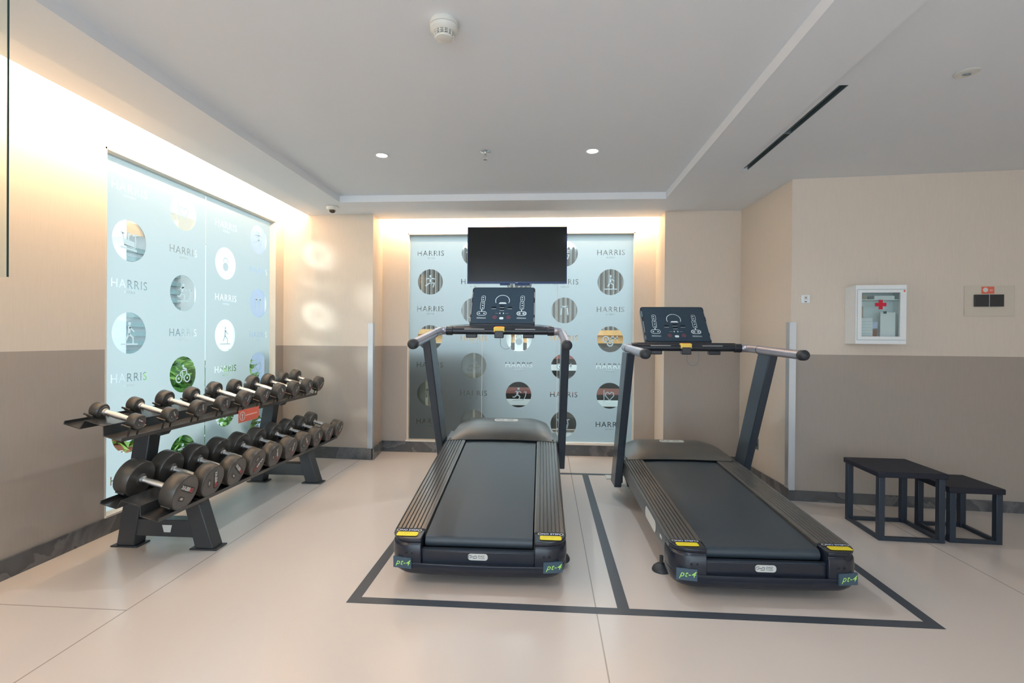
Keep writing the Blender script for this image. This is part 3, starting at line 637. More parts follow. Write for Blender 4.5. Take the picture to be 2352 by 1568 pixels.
items = [('paper_sheet', 'paper', 2.345, 2.435, 1.292, 1.428, 0.120, 0.122, 'white ruled paper sheet at the lower left inside the first aid cabinet', 'paper'),
         ('paper_pad', 'paper', 2.485, 2.585, 1.290, 1.470, 0.118, 0.123, 'white pad with a black clip at the right inside the first aid cabinet', 'paper'),
         ('medicine_box', 'tan', 2.345, 2.385, 1.43, 1.515, 0.05, 0.09, 'small beige box at the left inside the first aid cabinet', 'box'),
         ('bandage_pack', 'bluep', 2.445, 2.48, 1.35, 1.40, 0.06, 0.10, 'blue pack below the red cross inside the first aid cabinet', 'package'),
         ('instrument_case', 'redm', 2.440, 2.480, 1.243, 1.345, 0.06, 0.09, 'narrow red brown case under the blue pack inside the cabinet', 'case'),
         ('gauze_packet', 'paper', 2.44, 2.575, 1.566, 1.592, 0.04, 0.13, 'flat white packet on the upper shelf of the first aid cabinet', 'package'),
         ('ointment_tub', 'tan', 2.345, 2.40, 1.566, 1.60, 0.05, 0.11, 'round beige tub on the upper shelf of the first aid cabinet', 'tub')]
for n, m, x0, x1, z0, z1, d0, d1, l, c in items:
    b = B(); wbox(b, x0, x1, z0, z1, d0, d1)
    if n == 'paper_pad': wbox(b, x0 + 0.02, x0 + 0.04, z1 - 0.01, z1 + 0.008, d1, d1 + 0.004, 1)
    if n == 'paper_sheet':
        for k in range(5): wbox(b, x0 + 0.008, x1 - 0.008, z0 + 0.02 + k*0.022, z0 + 0.0215 + k*0.022, d1, d1 + 0.0005, 2)
    o = obj(n, b, [m, 'ink', 'teal'], bevel=0.001 if n[:5] != 'paper' else 0.0); tag(o, l, c)
    if n == 'paper_sheet' or n == 'paper_pad': pass

t = thing('control_panel', 'clear acrylic wall plate with dark twin display and orange sticker', 'control panel')
b = B(); wbox(b, 3.105, 3.430, 1.447, 1.672, 0.001, 0.006); obj('backing_plate', b, mat('clear_plate', (0.66, 0.595, 0.50), 0.25), t, bevel=0.001)
b = B(); wbox(b, 3.165, 3.355, 1.517, 1.606, 0.006, 0.018); obj('display', b, 'gloss', t, bevel=0.002)
b = B(); wbox(b, 3.2585, 3.2615, 1.517, 1.606, 0.018, 0.019); obj('divider', b, 'alu', t, smooth=False)
b = B(); wbox(b, 3.215, 3.298, 1.613, 1.665, 0.006, 0.0075); disc(b, wl(3.240), 1.641, 0.017, WT, 1, 0.009); wbox(b, 3.268, 3.288, 1.640, 1.643, 0.0075, 0.008, 1); wbox(b, 3.268, 3.288, 1.632, 1.635, 0.0075, 0.008, 1); obj('orange_sticker', b, ['sign', 'wplast'], t, smooth=False)

# ================================================================ TREADMILLS
def ztop(y): return 0.243 + 0.052 * y
def badge_mesh(b, T, w, h, full=True):
    flat(b, rrect(-w/2, w/2, -h/2, h/2, h * 0.42, 5), T, 0, 0.0012)
    prism(b, rrect(-w/2, w/2, -h/2, h/2, h * 0.42, 5), T, -0.001, 0.0011, 0)
    s = h / 0.032
    lx = -w * 0.26
    stroke(b, [(lx - 0.020*s, -0.006*s), (lx - 0.020*s, 0.004*s), (lx - 0.014*s, 0.008*s), (lx - 0.004*s, 0.008*s)], 0.0028*s, T, False, 1, 0.0018)
    stroke(b, [(lx - 0.014*s, -0.005*s), (lx - 0.006*s, 0.001*s), (lx + 0.006*s, 0.001*s), (lx + 0.012*s, 0.006*s), (lx + 0.018*s, 0.006*s), (lx + 0.018*s, -0.006*s), (lx + 0.002*s, -0.007*s)], 0.0028*s, T, False, 1, 0.0018)
    add_text(b, 'DHZ', 0.013*s, T @ Matrix.Translation((w*0.16, 0.0045*s, 0.0018)), 1, 0.0002, 1.2, 0.3)
    add_text(b, 'FITNESS', 0.0075*s, T @ Matrix.Translation((w*0.18, -0.006*s, 0.0018)), 1, 0.0001, 1.15, 0.3)
def capring(ins, z, side=0, y1=0.17):
    def q(x, y): return (x * (1 - ins / 0.445), y + ins * (1 - y / 0.17), z)
    rc = 0.10; pts = []
    right = [q(0.445, y1)] + [q(0.445 - rc + rc*math.cos(R(a)), rc - rc*math.sin(R(a))) for a in range(0, 91, 15)]
    if side == 0:
        mid = [q(x, -0.010 * (1 - (x/0.35)**2)) for x in (0.25, 0.12, 0, -0.12, -0.25)]
        return right + mid + [(-p[0], p[1], p[2]) for p in reversed(right)]
    r2 = right + [(0.285, right[-1][1], z), (0.285, y1, z)]
    return r2 if side > 0 else [(-p[0], p[1], p[2]) for p in reversed(r2)]
def make_treadmill(label, loc, yaw, pitch, group):
    t = thing('treadmill', label, 'treadmill', loc, (R(pitch), 0, R(yaw)), group)
    # rear cap
    b = B()
    loft(b, [capring(i, z) for i, z in ((0.045, 0.045), (0.022, 0.052), (0.006, 0.070), (0.0, 0.095), (0.0, 0.118))])
    for s in (1, -1): loft(b, [capring(i, z, s) for i, z in ((0.0, 0.116), (-0.003, 0.16), (0.0, 0.205), (0.010, 0.219), (0.004, 0.224), (0.0, 0.236), (0.003, 0.243))])
    box(b, -0.286, 0.286, 0.020, 0.06, 0.11, 0.176)
    cap = obj('rear_cap', b, 'cap', t, bevel=0.004)
    b = B(); box(b, -0.284, 0.284, 0.022, 0.05, 0.176, 0.180); obj('channel_lip', b, 'upright', cap, smooth=False)
    b = B(); badge_mesh(b, frame_T((0, 0.0185, 0.150), (1, 0, 0), (0, 0, 1)), 0.100, 0.034); bd = obj('badge', b, ['badge', 'ink'], cap, smooth=False); bd['label'] = 'white oval maker badge'
    for s in (-1, 1):
        b = B()
        for dx in (-0.014, 0.014): lathe(b, [(0, 0), (0.006, 0), (0.006, 0.001), (0, 0.001)], frame_T((s*0.345 + dx, -0.0018, 0.170), (1, 0, 0), (0, 0, 1)), 14)
        obj('screws', b, 'slot', cap)
        T = frame_T((s*0.378, 0.0025, 0.119), (1, s*0.16, 0), (0, 0.02, 1))
        b = B(); prism(b, [(-0.050, -0.028), (0.046, -0.028), (0.046, 0.028), (-0.050, 0.028)], T, -0.004, 0.0045, 0)
        add_text(b, 'pt-4', 0.040, T @ Matrix.Translation((0.0, 0.002, 0.0052)), 1, 0.0002, 1.1, 0.4)
        o = obj('label_plate', b, ['plate', 'lime'], cap, smooth=False); o['label'] = 'slate label reading pt-4 in lime letters'
        T = frame_T((s*0.365, 0.058, 0.2455), (1, 0, 0), (0, 1, 0))
        b = B(); prism(b, rrect(-0.054, 0.054, -0.030, 0.014, 0.010), T, 0, 0.0008, 0)
        for k in range(3): stroke(b, [(-0.03 + k*0.012, -0.006), (-0.022 + k*0.02, 0.002)], 0.003, T, False, 1, 0.0012)
        o = obj('yellow_sticker', b, ['yellow', 'kyellow'], cap, smooth=False); o['label'] = 'yellow warning sticker'
        b = B()
        T2 = T @ Matrix.Translation((0, 0.030, 0.0018))
        stroke(b, arc(-0.055, 0, 0.009, 0, 345, 14, 1.0), 0.0035, T2, True, 1); stroke(b, arc(0.055, 0, 0.009, 0, 345, 14), 0.0035, T2, True, 1)
        add_text(b, 'NO STEP', 0.021, T2, 0, 0.0008, 1.05)
        o = obj('step_marking', b, ['bluep', 'badge'], cap, smooth=False)
    # belt
    b = B(); prof = []
    y0, yb = 0.050, 1.56
    for a in range(-90, 91, 15): prof.append((y0 + 0.026 - 0.026*math.cos(R(a)), ztop(0.05) - 0.014 - 0.028 + 0.028*math.sin(R(a))))
    prof += [(0.4, ztop(0.4) - 0.012), (0.8, ztop(0.8) - 0.012), (1.2, ztop(1.2) - 0.012), (yb, ztop(yb) - 0.012), (yb, ztop(yb) - 0.06)]
    loft(b, [[(x, p[0], p[1]) for p in prof] for x in (-0.274, 0.274)])
    obj('running_belt', b, 'belt', t)
    b = B(); hexa(b, [(-0.28, 0.09, 0.09), (0.28, 0.09, 0.09), (0.28, 1.6, 0.12), (-0.28, 1.6, 0.12), (-0.28, 0.09, 0.17), (0.28, 0.09, 0.17), (0.28, 1.6, 0.26), (-0.28, 1.6, 0.26)]); obj('deck', b, 'skirt', t)
    for s in (-1, 1):
        b = B(); n = 7; x0, x1 = 0.292, 0.434; wd = (x1 - x0) / n
        prof = [(x0 - 0.010, -0.05), (x0 - 0.010, -0.002), (x0 - 0.004, 0.0005)]
        for k in range(n):
            a = x0 + k*wd; prof += [(a, 0.0), (a + wd*0.06, 0.0015), (a + wd*0.72, 0.0015), (a + wd*0.78, -0.005), (a + wd*0.97, -0.005)]
        prof += [(x1 + 0.003, 0.0), (x1 + 0.008, -0.004), (x1 + 0.008, -0.05)]
        loft(b, [[(s*x, y, ztop(y) + z) for x, z in prof] for y in (0.105, 1.50)])
        obj('foot_rail', b, 'rail', t)
        b = B(); sec = [(0.4385, -0.006), (0.444, -0.020), (0.442, -0.085), (0.418, -0.150), (0.39, -0.155), (0.39, -0.006)]
        loft(b, [[(s*x, y, max(0.055, ztop(y) + z)) for x, z in sec] for y in (0.15, 0.9, 1.5, 1.72)])
        sp = obj('side_panel', b, 'side', t)
        if True:
            T = frame_T((s*0.4445, 0.50, ztop(0.5) - 0.060), (0, -s*1, 0), (0, 0, 1))
            T = T @ Matrix.Rotation(R(3), 4, 'Z')
            b = B(); badge_mesh(b, T, 0.26, 0.066); o = obj('badge', b, ['badge', 'ink'], sp, smooth=False); o['label'] = 'long white maker badge'
        b = B(); box(b, s*0.443 - 0.0015, s*0.443 + 0.003, 0.235, 0.275, ztop(0.25) - 0.062, ztop(0.25) - 0.046); obj('small_sticker', b, 'badge', sp, smooth=False)
        # adjustable rear foot and front wheel
        b = B(); x = s * 0.452
        lathe(b, [(0, 0.0), (0.050, 0.0), (0.050, 0.008), (0.043, 0.022), (0.028, 0.034), (0.010, 0.040), (0.010, 0.080), (0, 0.080)], Matrix.Translation((s*0.428, 0.30, 0)), 24); obj('rubber_foot', b, 'rubber', t)
    b = B(); hexa(b, [(-0.40, 1.5, 0.10), (0.40, 1.5, 0.10), (0.34, 2.02, 0.07), (-0.34, 2.02, 0.07), (-0.42, 1.5, 0.30), (0.42, 1.5, 0.30), (0.36, 2.02, 0.30), (-0.36, 2.02, 0.30)]); obj('motor_housing', b, 'black', t, bevel=0.01)
    for s in (-1, 1):
        b = B(); T = frame_T((s*0.40, 1.90, 0.035), (0, 1, 0), (0, 0, 1))
        lathe(b, [(0, -0.015), (0.033, -0.015), (0.035, 0), (0.033, 0.015), (0, 0.015)], T, 20); box(b, s*0.38 - 0.01, s*0.38 + 0.01, 1.87, 1.93, 0.03, 0.12); obj('wheel', b, 'rubber', t)
    # motor cover: a domed shell
    b = B(); nu, nv = 26, 12; rows = []
    Z = [(0.0, 0.000), (0.06, 0.020), (0.25, 0.052), (0.5, 0.078), (0.7, 0.084), (0.85, 0.070), (0.95, 0.030), (1.0, -0.05)]
    def zi(v):
        for (a, za), (c, zc) in zip(Z, Z[1:]):
            if v <= c: return za + (zc - za) * (v - a) / (c - a)
        return Z[-1][1]
    for j in range(nv + 1):
        v = j / nv; row = []
        hw = 0.445 if v < 0.05 else 0.445 - 0.10 * ((v - 0.05) / 0.95) ** 1.4
        for i in range(nu + 1):
            u = -1 + 2 * i / nu; x = hw * u
            y = 1.465 + 0.045 * (1 - u*u) * (1 - v) + v * 0.545
            e = abs(u); fall = 0.0 if e < 0.62 else -0.028 * ((e - 0.62) / 0.33) ** 1.6 * min(1, v * 6)
            z = ztop(1.47) + 0.004 + zi(v) * (1 - 0.25 * max(0, e - 0.6)) + fall
            if i in (0, nu): z = 0.20
            row.append((x, y, z))
        rows.append(row)
    loft(b, rows, closed=False); cover = obj('motor_cover', b, 'hood', t)
    b = B(); stroke(b, [(p[0], p[1]) for p in [(0.445*u, 1.462 + 0.045*(1-u*u)) for u in [-1 + k/12 for k in range(25)]]], 0.010, Matrix.Translation((0, 0, ztop(1.47) + 0.0025))); obj('painted_gap_shade', b, 'slot', cover, smooth=False, recalc=False)  # flat dark ribbon painting in the shade of the joint at the cover's edge
    T = frame_T((0.02, 1.80, ztop(1.47) + 0.0875), (1, 0, 0), (0, 1, 0.14))
    b = B(); badge_mesh(b, T, 0.200, 0.052); o = obj('badge', b, ['badge', 'ink'], cover, smooth=False); o['label'] = 'long white maker badge'
    for s in (-1, 1):
        b = B(); lathe(b, [(0, -0.004), (0.006, -0.004), (0.006, 0.0015), (0, 0.0015)], Matrix.Translation((s*0.405, 1.495, ztop(1.47) + 0.010)), 12); obj('screw', b, 'slot', cover)
    # uprights
    for s in (-1, 1):
        x0, x1 = s*0.447, s*0.502
        if x0 > x1: x0, x1 = x1, x0
        P0, P1 = (1.60, 0.10), (1.075, 1.165); d = 0.085
        # section across the leaning direction
        dy = d * 1.12
        b = B(); hexa(b, [(x0, P0[0]-dy-0.02, P0[1]), (x1, P0[0]-dy-0.02, P0[1]), (x1, P0[0]+dy-0.02, P0[1]), (x0, P0[0]+dy-0.02, P0[1]), (x0, P1[0]-dy, P1[1]), (x1, P1[0]-dy, P1[1]), (x1, P1[0]+dy, P1[1]), (x0, P1[0]+dy, P1[1])])
        up = obj('upright', b, 'upright', t, bevel=0.006)
        b = B(); lathe(b, [(0, 0), (0.009, 0), (0.009, 0.003), (0, 0.003)], frame_T((s*0.4472, 1.10, 1.105), (0, s, 0), (0, 0, 1)) , 12); obj('bolt', b, 'silver', up)
    # cross bar, clamps and grips
    zb = 1.195; yb = 1.36
    b = B(); tube(b, [(-0.39, yb, zb), (0.39, yb, zb)], 0.026, 20); br = obj('cross_bar', b, 'bar', t)
    for s in (-1, 1):
        b = B(); T = frame_T((s*0.10 + s*0.085, yb, zb), (1, 0, 0), (0, -0.55, 0.83)); prism(b, [(-0.075, -0.0035), (0.075, -0.0035), (0.075, 0.0035), (-0.075, 0.0035)], frame_T((s*0.19, yb - 0.022, zb + 0.0145), (1, 0, 0), (0, 0.55, 0.83)), 0.0, 0.0015); obj('pulse_strip', b, 'silver', br, smooth=False)
        b = B(); tube(b, [(s*0.355, yb, zb), (s*0.405, yb, zb)], 0.033, 20); obj('clamp', b, 'black', t, bevel=0.004)
        pts = [(s*0.40, yb, zb), (s*0.428, yb - 0.006, zb), (s*0.450, yb - 0.028, zb - 0.001), (s*0.458, yb - 0.06, zb - 0.002), (s*0.460, 1.0, zb - 0.014), (s*0.462, 0.60, zb - 0.028)]
        b = B(); tube(b, pts, 0.0285, 22); g = obj('grip', b, 'grip', t)
        b = B(); tube(b, [(s*0.459, 1.17, zb - 0.0085), (s*0.459, 1.165, zb - 0.0087)], 0.0305, 22); obj('grip_ring', b, 'black', g)
        b = B(); lathe(b, [(0.0295, -0.02), (0.0315, -0.016), (0.0315, 0.02), (0.027, 0.030), (0.016, 0.037), (0.0, 0.039)], frame_T((s*0.462, 0.598, zb - 0.028), (1, 0, 0), (0, 0.04, 1)), 24); obj('grip_cap', b, 'rubber', g)
        b = B(); box(b, s*0.215 - 0.042, s*0.215 + 0.042, yb - 0.005, yb + 0.045, zb - 0.052, zb - 0.020); obj('switch_box', b, 'black', br, bevel=0.006)
    b = B(); loft(b, [[(p[0], p[1], 1.200) for p in ((-0.385, 1.375), (0.385, 1.375), (0.40, 1.43), (0.30, 1.60), (-0.30, 1.60), (-0.40, 1.43))], [(p[0], p[1], 1.232) for p in ((-0.375, 1.385), (0.375, 1.385), (0.39, 1.43), (0.30, 1.60), (-0.30, 1.60), (-0.39, 1.43))]]); obj('console_tray', b, 'bar', t, bevel=0.006)
    # console
    CT = frame_T((0, 1.535, 1.232), (1, 0, 0), (0, 0.631, 0.776))
    w, h = 0.258, 0.385
    b = B(); prism(b, rrect(-w, w, 0.0, h, 0.022), CT, -0.050, -0.002); prism(b, rrect(-w*0.7, w*0.7, 0.03, h*0.8, 0.03), CT, -0.085, -0.05); con = obj('console', b, 'bar', t, bevel=0.006)
    b = B(); prism(b, rrect(-w + 0.012, w - 0.012, 0.014, h - 0.012, 0.012), CT, -0.002, 0.0008); dp = obj('display_panel', b, 'panel', con, smooth=False)
    for s in (-1, 1):
        b = B()
        for y0_, y1_ in ((0.03, 0.07), (0.10, 0.22), (0.27, 0.33)): prism(b, [(s*(w-0.006) - 0.0025, y0_), (s*(w-0.006) + 0.0025, y0_), (s*(w-0.006) + 0.0025, y1_), (s*(w-0.006) - 0.0025, y1_)], CT, -0.002, 0.0012)
        obj('side_trim', b, 'silver', con, smooth=False)
    b = B(); hz = 0.0016
    def cs(p, ww=0.0035, c=False, mi=0): stroke(b, p, ww, CT, c, mi, hz)
    cs(arc(-0.005, 0.240, 0.056, -25, 205, 26), 0.0045)
    for s, xx in ((-1, -0.163), (1, 0.155)):
        cs(rrect(xx - 0.013, xx + 0.017, 0.232, 0.290, 0.013), 0.003, True); cs(rrect(xx - 0.017, xx + 0.013, 0.150, 0.232, 0.013), 0.003, True); cs([(xx - 0.004, 0.150), (xx - 0.004, 0.130)], 0.006)
        cs(rrect(xx - 0.040, xx + 0.034, 0.092, 0.130, 0.019), 0.0042, True)
        for zz in (0.165, 0.19, 0.215, 0.25, 0.272): disc(b, xx, zz, 0.0052, CT, 0, hz)
        disc(b, xx - 0.022, 0.111, 0.006, CT, 0, hz); disc(b, xx + 0.016, 0.111, 0.006, CT, 0, hz)
        if s > 0: cs(arc(xx + 0.018, 0.111, 0.013, 0, 340, 14), 0.003, True); cs(arc(xx - 0.024, 0.111, 0.013, 0, 340, 14), 0.003, True)
        flat(b, [(xx - 0.040, 0.058), (xx + 0.034, 0.058), (xx + 0.034, 0.070), (xx - 0.040, 0.074)], CT, 1, hz)
    flat(b, [(-0.036, 0.208), (0.030, 0.208), (0.020, 0.222), (-0.024, 0.222)], CT, 0, hz)
    for x_, y_ in ((-0.072, 0.160), (-0.006, 0.172), (-0.006, 0.143), (0.056, 0.160)): flat(b, [(x_ - 0.017, y_ + 0.004), (x_ + 0.019, y_ + 0.004), (x_ + 0.019, y_ + 0.018), (x_ - 0.017, y_ + 0.018)], CT, 3, hz); flat(b, [(x_ - 0.018, y_ - 0.006), (x_ + 0.018, y_ - 0.006), (x_ + 0.018, y_ + 0.001), (x_ - 0.018, y_ + 0.001)], CT, 1, hz)
    for x_ in (-0.020, 0.008): flat(b, [(x_ - 0.004, 0.106), (x_ + 0.004, 0.106), (x_ + 0.004, 0.118), (x_ - 0.004, 0.118)], CT, 0, hz)
    for x_ in (-0.045, 0.035): flat(b, [(x_ - 0.012, 0.110), (x_ + 0.012, 0.110), (x_ + 0.012, 0.113), (x_ - 0.012, 0.113)], CT, 1, hz)
    flat(b, rrect(-0.022, 0.010, 0.052, 0.074, 0.008), CT, 0, hz)
    for x_ in (-0.060, 0.050): stroke(b, arc(x_, 0.072, 0.014, 0, 340, 16), 0.0022, CT, True, 2, hz); disc(b, x_, 0.072, 0.004, CT, 2, hz)
    obj('printed_keys', b, ['print', 'greyprint', 'redprint', 'darkprint'], dp, smooth=False)
    # safety key
    kx = -0.004
    b = B(); box(b, kx - 0.040, kx + 0.040, yb - 0.040, yb + 0.020, zb - 0.008, zb + 0.032); key = obj('safety_key_holder', b, 'kyellow', t, bevel=0.006)
    b = B(); box(b, kx - 0.030, kx + 0.028, yb - 0.038, yb + 0.018, zb + 0.031, zb + 0.0345); obj('orange_cap', b, 'orange', key, bevel=0.002)
    b = B(); box(b, kx - 0.034, kx + 0.034, yb - 0.046, yb + 0.016, zb - 0.050, zb + 0.004); obj('key_socket', b, 'black', key, bevel=0.006)
    pts = [(kx + 0.010, yb - 0.02, zb - 0.048)] + [(kx + 0.052 + 0.044*math.cos(R(a)), yb - 0.02, zb - 0.085 + 0.048*math.sin(R(a))) for a in range(190, 361, 15)] + [(kx + 0.098, yb, zb - 0.03)]
    b = B(); tube(b, pts, 0.0018, 8); obj('key_cord', b, 'greyprint', key)
    return t
make_treadmill('black treadmill under the television, its deck raised at the front', (-0.335, 2.502, 0.002), 0.6, 4.9, 'treadmills inside the floor tape')
make_treadmill('black treadmill on the right with a level deck, next to the grey stools', (1.067, 2.488, 0.0), 1.1, 0.0, 'treadmills inside the floor tape')
# small white plate on the floor by the front of the right treadmill
b = B(); box(b, 0.545, 0.60, 4.55, 4.66, 0.0, 0.012); tag(obj('floor_plate', b, 'badge', bevel=0.003), 'small white plate on the floor by the front of the right treadmill', 'plate')

# ================================================================ DUMBBELL RACK
t = thing('dumbbell_rack', 'black two tier steel dumbbell rack along the left window', 'rack', (0, 0, 0)); rack = t
TILT = R(15); ct, st_ = math.cos(TILT), math.sin(TILT)
LOW = (-2.005, 0.282); UP = (-2.205, 0.697)
def shelfT(o, y): return frame_T((o[0], y, o[1]), (-ct, 0, st_), (st_, 0, ct))   # x back along the shelf, y off the shelf, z along the rack
prof = [(0, 0.022), (0, 0), (0.105, 0), (0.120, 0.050), (0.225, 0.050), (0.240, 0.0), (0.335, 0.0), (0.335, 0.020)]
inn = [(0.004, 0.022), (0.004, 0.004), (0.102, 0.004), (0.117, 0.054), (0.228, 0.054), (0.243, 0.004), (0.331, 0.004), (0.331, 0.020)]
for nm, o_, ya, ybk in (('lower_shelf', LOW, 2.48, 4.72), ('upper_shelf', UP, 2.475, 4.715)):
    b = B(); loft(b, [[shelfT(o_, y) @ Vector((p[0], p[1], 0)) for p in prof + inn[::-1]] for y in (ya, ybk)]); obj(nm, b, 'tray', rack, bevel=0.0008)
for yf in (2.812, 4.168):
    yb_ = yf + 0.090
    def leg(xb, zb_, xt, zt, w0, w1, nm='leg'):
        b = B(); hexa(b, [(xb - w0/2, yf, zb_), (xb + w0/2, yf, zb_), (xb + w0/2, yb_, zb_), (xb - w0/2, yb_, zb_), (xt - w1/2, yf, zt), (xt + w1/2, yf, zt), (xt + w1/2, yb_, zt), (xt - w1/2, yb_, zt)]); return obj(nm, b, 'rack', rack, bevel=0.006)
    for xb, zt, xt in ((-2.480, 0.742, -2.365), (-1.990, 0.300, -2.078)):
        lg = leg(xb, 0.008, xt, zt, 0.112, 0.095)
        b = B(); box(b, xb - 0.088, xb + 0.080, yf - 0.008, yb_ + 0.008, 0.0, 0.009); obj('foot_plate', b, 'rack', lg, bevel=0.004)
    b = B(); hexa(b, [(-2.43, yf + 0.006, 0.068), (-2.05, yf + 0.006, 0.068), (-2.05, yb_ - 0.006, 0.068), (-2.43, yb_ - 0.006, 0.068), (-2.41, yf + 0.006, 0.168), (-2.07, yf + 0.006, 0.168), (-2.07, yb_ - 0.006, 0.168), (-2.41, yb_ - 0.006, 0.168)]); cbm = obj('cross_beam', b, 'rack', rack, bevel=0.004)
    if yf < 3:
        b = B(); T = frame_T((-2.222, yf + 0.0055, 0.117), (1, 0, 0), (0, 0, 1)); prism(b, [(-0.019, -0.021), (0.021, -0.021), (0.030, 0.021), (-0.030, 0.021)], T, -0.001, 0.0015); e = obj('emblem', b, 'badge', cbm, smooth=False); e['label'] = 'pale trapezoid emblem'
    b = B(); hexa(b, [(-2.37, yf + 0.01, 0.325), (-2.08, yf + 0.01, 0.248), (-2.08, yb_ - 0.01, 0.248), (-2.37, yb_ - 0.01, 0.325), (-2.37, yf + 0.01, 0.376), (-2.06, yf + 0.01, 0.294), (-2.06, yb_ - 0.01, 0.294), (-2.37, yb_ - 0.01, 0.376)]); obj('shelf_bracket', b, 'rack', rack, bevel=0.003)
    b = B(); hexa(b, [(-2.47, yf + 0.01, 0.715), (-2.27, yf + 0.01, 0.662), (-2.27, yb_ - 0.01, 0.662), (-2.47, yb_ - 0.01, 0.715), (-2.47, yf + 0.01, 0.765), (-2.24, yf + 0.01, 0.704), (-2.24, yb_ - 0.01, 0.704), (-2.47, yb_ - 0.01, 0.765)]); obj('shelf_bracket', b, 'rack', rack, bevel=0.003)
sg = thing('rack_sign', 'red notice sign hanging from the upper shelf edge of the dumbbell rack', 'sign')
T = frame_T((-2.1965, 3.59, 0.676), (0, 1, 0), (0, 0, 1))
b = B(); prism(b, [(-0.128, -0.045), (0.105, -0.045), (0.124, -0.027), (0.128, 0.045), (-0.128, 0.045)], T, -0.001, 0.002); obj('sign_plate', b, 'sign', sg, smooth=False)
b = B(); stroke(b, arc(-0.085, 0.0, 0.030, 0, 345, 24), 0.006, T, True, 0, 0.003); disc(b, -0.085, 0.008, 0.009, T, 0, 0.003); stroke(b, [(-0.085, 0.0), (-0.088, -0.020)], 0.009, T, False, 0, 0.003)
stroke(b, [(-0.045, 0.0), (0.100, 0.002)], 0.008, T, False, 1, 0.003); obj('printed_mark', b, ['badge', mat('pink_print', (0.95, 0.55, 0.45), 0.5)], sg, smooth=False)

ORD = ['nearest', 'second', 'third', 'fourth', 'fifth', 'sixth', 'seventh', 'eighth', 'ninth', 'farthest']
def dumbbell(tier, i, o_, y, r, L, th, lift, rot):
    ord_ = ORD[i]
    where = f'{ord_} dumbbell from the near end' if 0 < i < 9 else f'{ord_} dumbbell'
    lab = f'black rubber dumbbell with chrome handle, {where} on the {tier} shelf'
    s0 = 0.002
    c = shelfT(o_, y) @ Vector((s0, lift + r, 0))
    t = thing('dumbbell', lab, 'dumbbell', c, group=f'dumbbells on the {tier} shelf of the rack')
    # local axis z runs from the front face back up the shelf
    A = frame_T((0, 0, 0), (0, 1, 0), (st_, 0, ct)); A = Matrix(((A[0][0], A[0][1], -ct, 0), (A[1][0], A[1][1], 0, 0), (A[2][0], A[2][1], st_, 0), (0, 0, 0, 1)))
    hr = 0.0155 if r < 0.075 else 0.0165
    b = B(); m = L / 2
    lathe(b, [(0.0, th - 0.005), (hr*1.35, th - 0.005), (hr*1.35, th + 0.014), (hr*0.98, th + 0.018), (hr*0.92, th + 0.03), (hr*1.12, m), (hr*0.92, L - th - 0.03), (hr*0.98, L - th - 0.018), (hr*1.35, L - th - 0.014), (hr*1.35, L - th + 0.005), (0.0, L - th + 0.005)], A, 22)
    obj('handle', b, 'chrome', t)
    e = 0.008
    for k, (a0, a1) in enumerate(((0.0, th), (L, L - th))):
        sgn = 1 if a1 > a0 else -1; b = B()
        lathe(b, [(0.0, a0 + sgn*0.001), (r - e*1.1, a0 + sgn*0.001), (r - e*0.9, a0), (r - e*0.35, a0 + sgn*0.002), (r, a0 + sgn*e), (r, a1 - sgn*e), (r - e*0.4, a1 - sgn*0.002), (r - e, a1), (hr*2.0, a1), (hr*1.6, a1 + sgn*0.006), (0.0, a1 + sgn*0.006)], A, 44, mis=[1, 1, 0, 0, 0, 0, 0, 0, 0, 0])
        hd = obj('head', b, ['db', 'face'], t)
        # printed mark on the outer face
        F = A @ Matrix.Translation((0, 0, a0 - sgn*0.0006)) @ (Matrix.Rotation(math.pi, 4, 'X') if k == 0 else I) @ Matrix.Rotation(rot + (math.pi if k == 0 else 0), 4, 'Z')
        b = B(); q = r
        stroke(b, rrect(-q*0.62, q*0.62, q*0.06, q*0.36, q*0.14), q*0.035, F, True, 2, 0.0)
        stroke(b, rrect(-q*0.14, q*0.34, -q*0.46, -q*0.26, q*0.09), q*0.03, F, True, 2, 0.0)
        stroke(b, arc(-q*0.42, q*0.21, q*0.10, 0, 330, 12), q*0.06, F, True, 0, 0.0003); disc(b, -q*0.26, q*0.21, q*0.07, F, 0, 0.0003)
        add_text(b, 'RELAX', q*0.27, F @ Matrix.Translation((q*0.20, q*0.21, 0.0003)), 1, q*0.012)
        add_text(b, 'KG', q*0.16, F @ Matrix.Translation((q*0.10, -q*0.36, 0.0003)), 1, q*0.008)
        obj('printed_logo', b, ['redprint', 'badge', 'slot'], hd, smooth=False, recalc=False)
    # the cradles that hold it belong to the rack
    for s_ in (s0 + th*0.5, s0 + L - th*0.5):
        b = B(); ST = shelfT(o_, y); rr = max(r + 0.0015, 0.080); wd = 0.019; cv = lift + rr - 0.0015
        outer = [(rr * math.sin(R(a)), cv - rr * math.cos(R(a))) for a in range(-44, 45, 8)]
        oo = [((rr + 0.004) * math.sin(R(a)), cv - (rr + 0.004) * math.cos(R(a))) for a in range(-44, 45, 8)]
        ring = outer + oo[::-1]
        loft(b, [[ST @ Vector((s_ + dd, p[1], p[0])) for p in ring] for dd in (-wd, wd)])
        if lift > 0.01:
            for q in (-0.03, 0.03): box(b, s_ - 0.004, s_ + 0.004, 0.002, lift + 0.008, q - 0.002, q + 0.002, 0, ST)
        e0 = outer[0]; tube(b, [ST @ Vector((s_ - 0.026, e0[1] + 0.003, e0[0] - 0.004)), ST @ Vector((s_ + 0.026, e0[1] + 0.003, e0[0] - 0.004))], 0.0055, 10)
        obj('cradle', b, 'tray', rack)
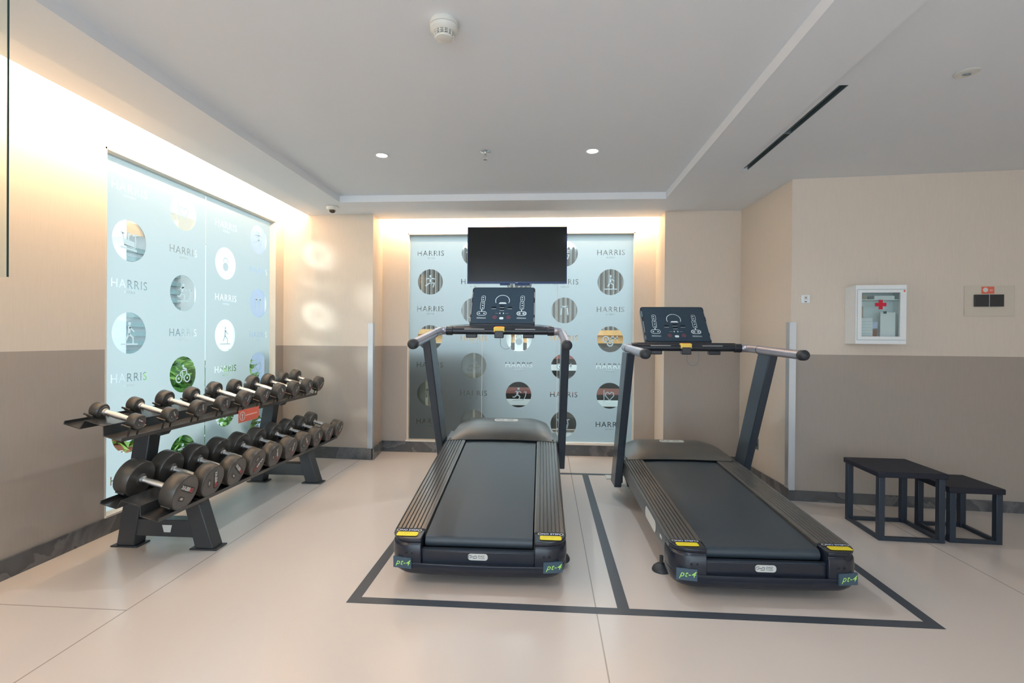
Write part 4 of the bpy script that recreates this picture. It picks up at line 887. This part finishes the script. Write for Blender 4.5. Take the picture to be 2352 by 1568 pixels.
RU = [.042, .043, .053, .053, .060, .060, .066, .066, .067, .069]
RL = [.100, .098, .095, .093, .089, .087, .086, .083, .080, .080]
ROT = [0.45, 0.9, 1.2, 1.25, 1.9, 1.6, 0.7, 2.2, 0.8, 2.4]
for i in range(10):
    r = RU[i]; dumbbell('upper', i, UP, 2.575 + 0.2415 * i, r, 0.225 + r*1.15, 0.040 + r*0.35, 0.046 if i < 2 else 0.040 - 0.0006*i, ROT[i])
    r = RL[i]; dumbbell('lower', i, LOW, 2.645 + 0.2330 * i - (0.012 if i == 9 else 0), r, 0.350, 0.082, 0.008, ROT[(i*3) % 10])

# ================================================================ STOOLS
def stool(name, label, x0, x1, y0, y1, h, grp):
    t = thing(name, label, 'stool', ((x0+x1)/2, (y0+y1)/2, 0), (0, 0, R(-2.5)), grp)
    hx, hy = (x1 - x0)/2, (y1 - y0)/2; q = 0.036
    for sx in (-1, 1):
        for sy in (-1, 1):
            xa = sx*hx - (q if sx > 0 else 0); ya = sy*hy - (q if sy > 0 else 0)
            b = B(); box(b, xa, xa + q, ya, ya + q, 0.0, h - 0.036); obj('leg', b, 'steel', t, bevel=0.002)
    r = 0.024
    for sy in (-1, 1):
        ya = sy*hy - (r if sy > 0 else 0)
        b = B(); box(b, -hx + q, hx - q, ya, ya + r, 0.0, r); obj('rail', b, 'steel', t, bevel=0.002)
    for sx in (-1, 1):
        xa = sx*hx - (r if sx > 0 else 0)
        b = B(); box(b, xa, xa + r, -hy + q, hy - q, 0.0, r); obj('rail', b, 'steel', t, bevel=0.002)
    b = B(); box(b, -hx - 0.010, hx + 0.010, -hy - 0.010, hy + 0.010, h - 0.036, h); obj('seat_top', b, 'pad', t, bevel=0.006)
stool('step_stool', 'taller dark square steel frame stool beside the right treadmill', 2.105, 2.490, 3.305, 3.695, 0.435, 'dark steel stools against the right wall')
stool('step_stool', 'lower dark square steel frame stool right of the taller one', 2.530, 2.830, 3.310, 3.635, 0.348, 'dark steel stools against the right wall')
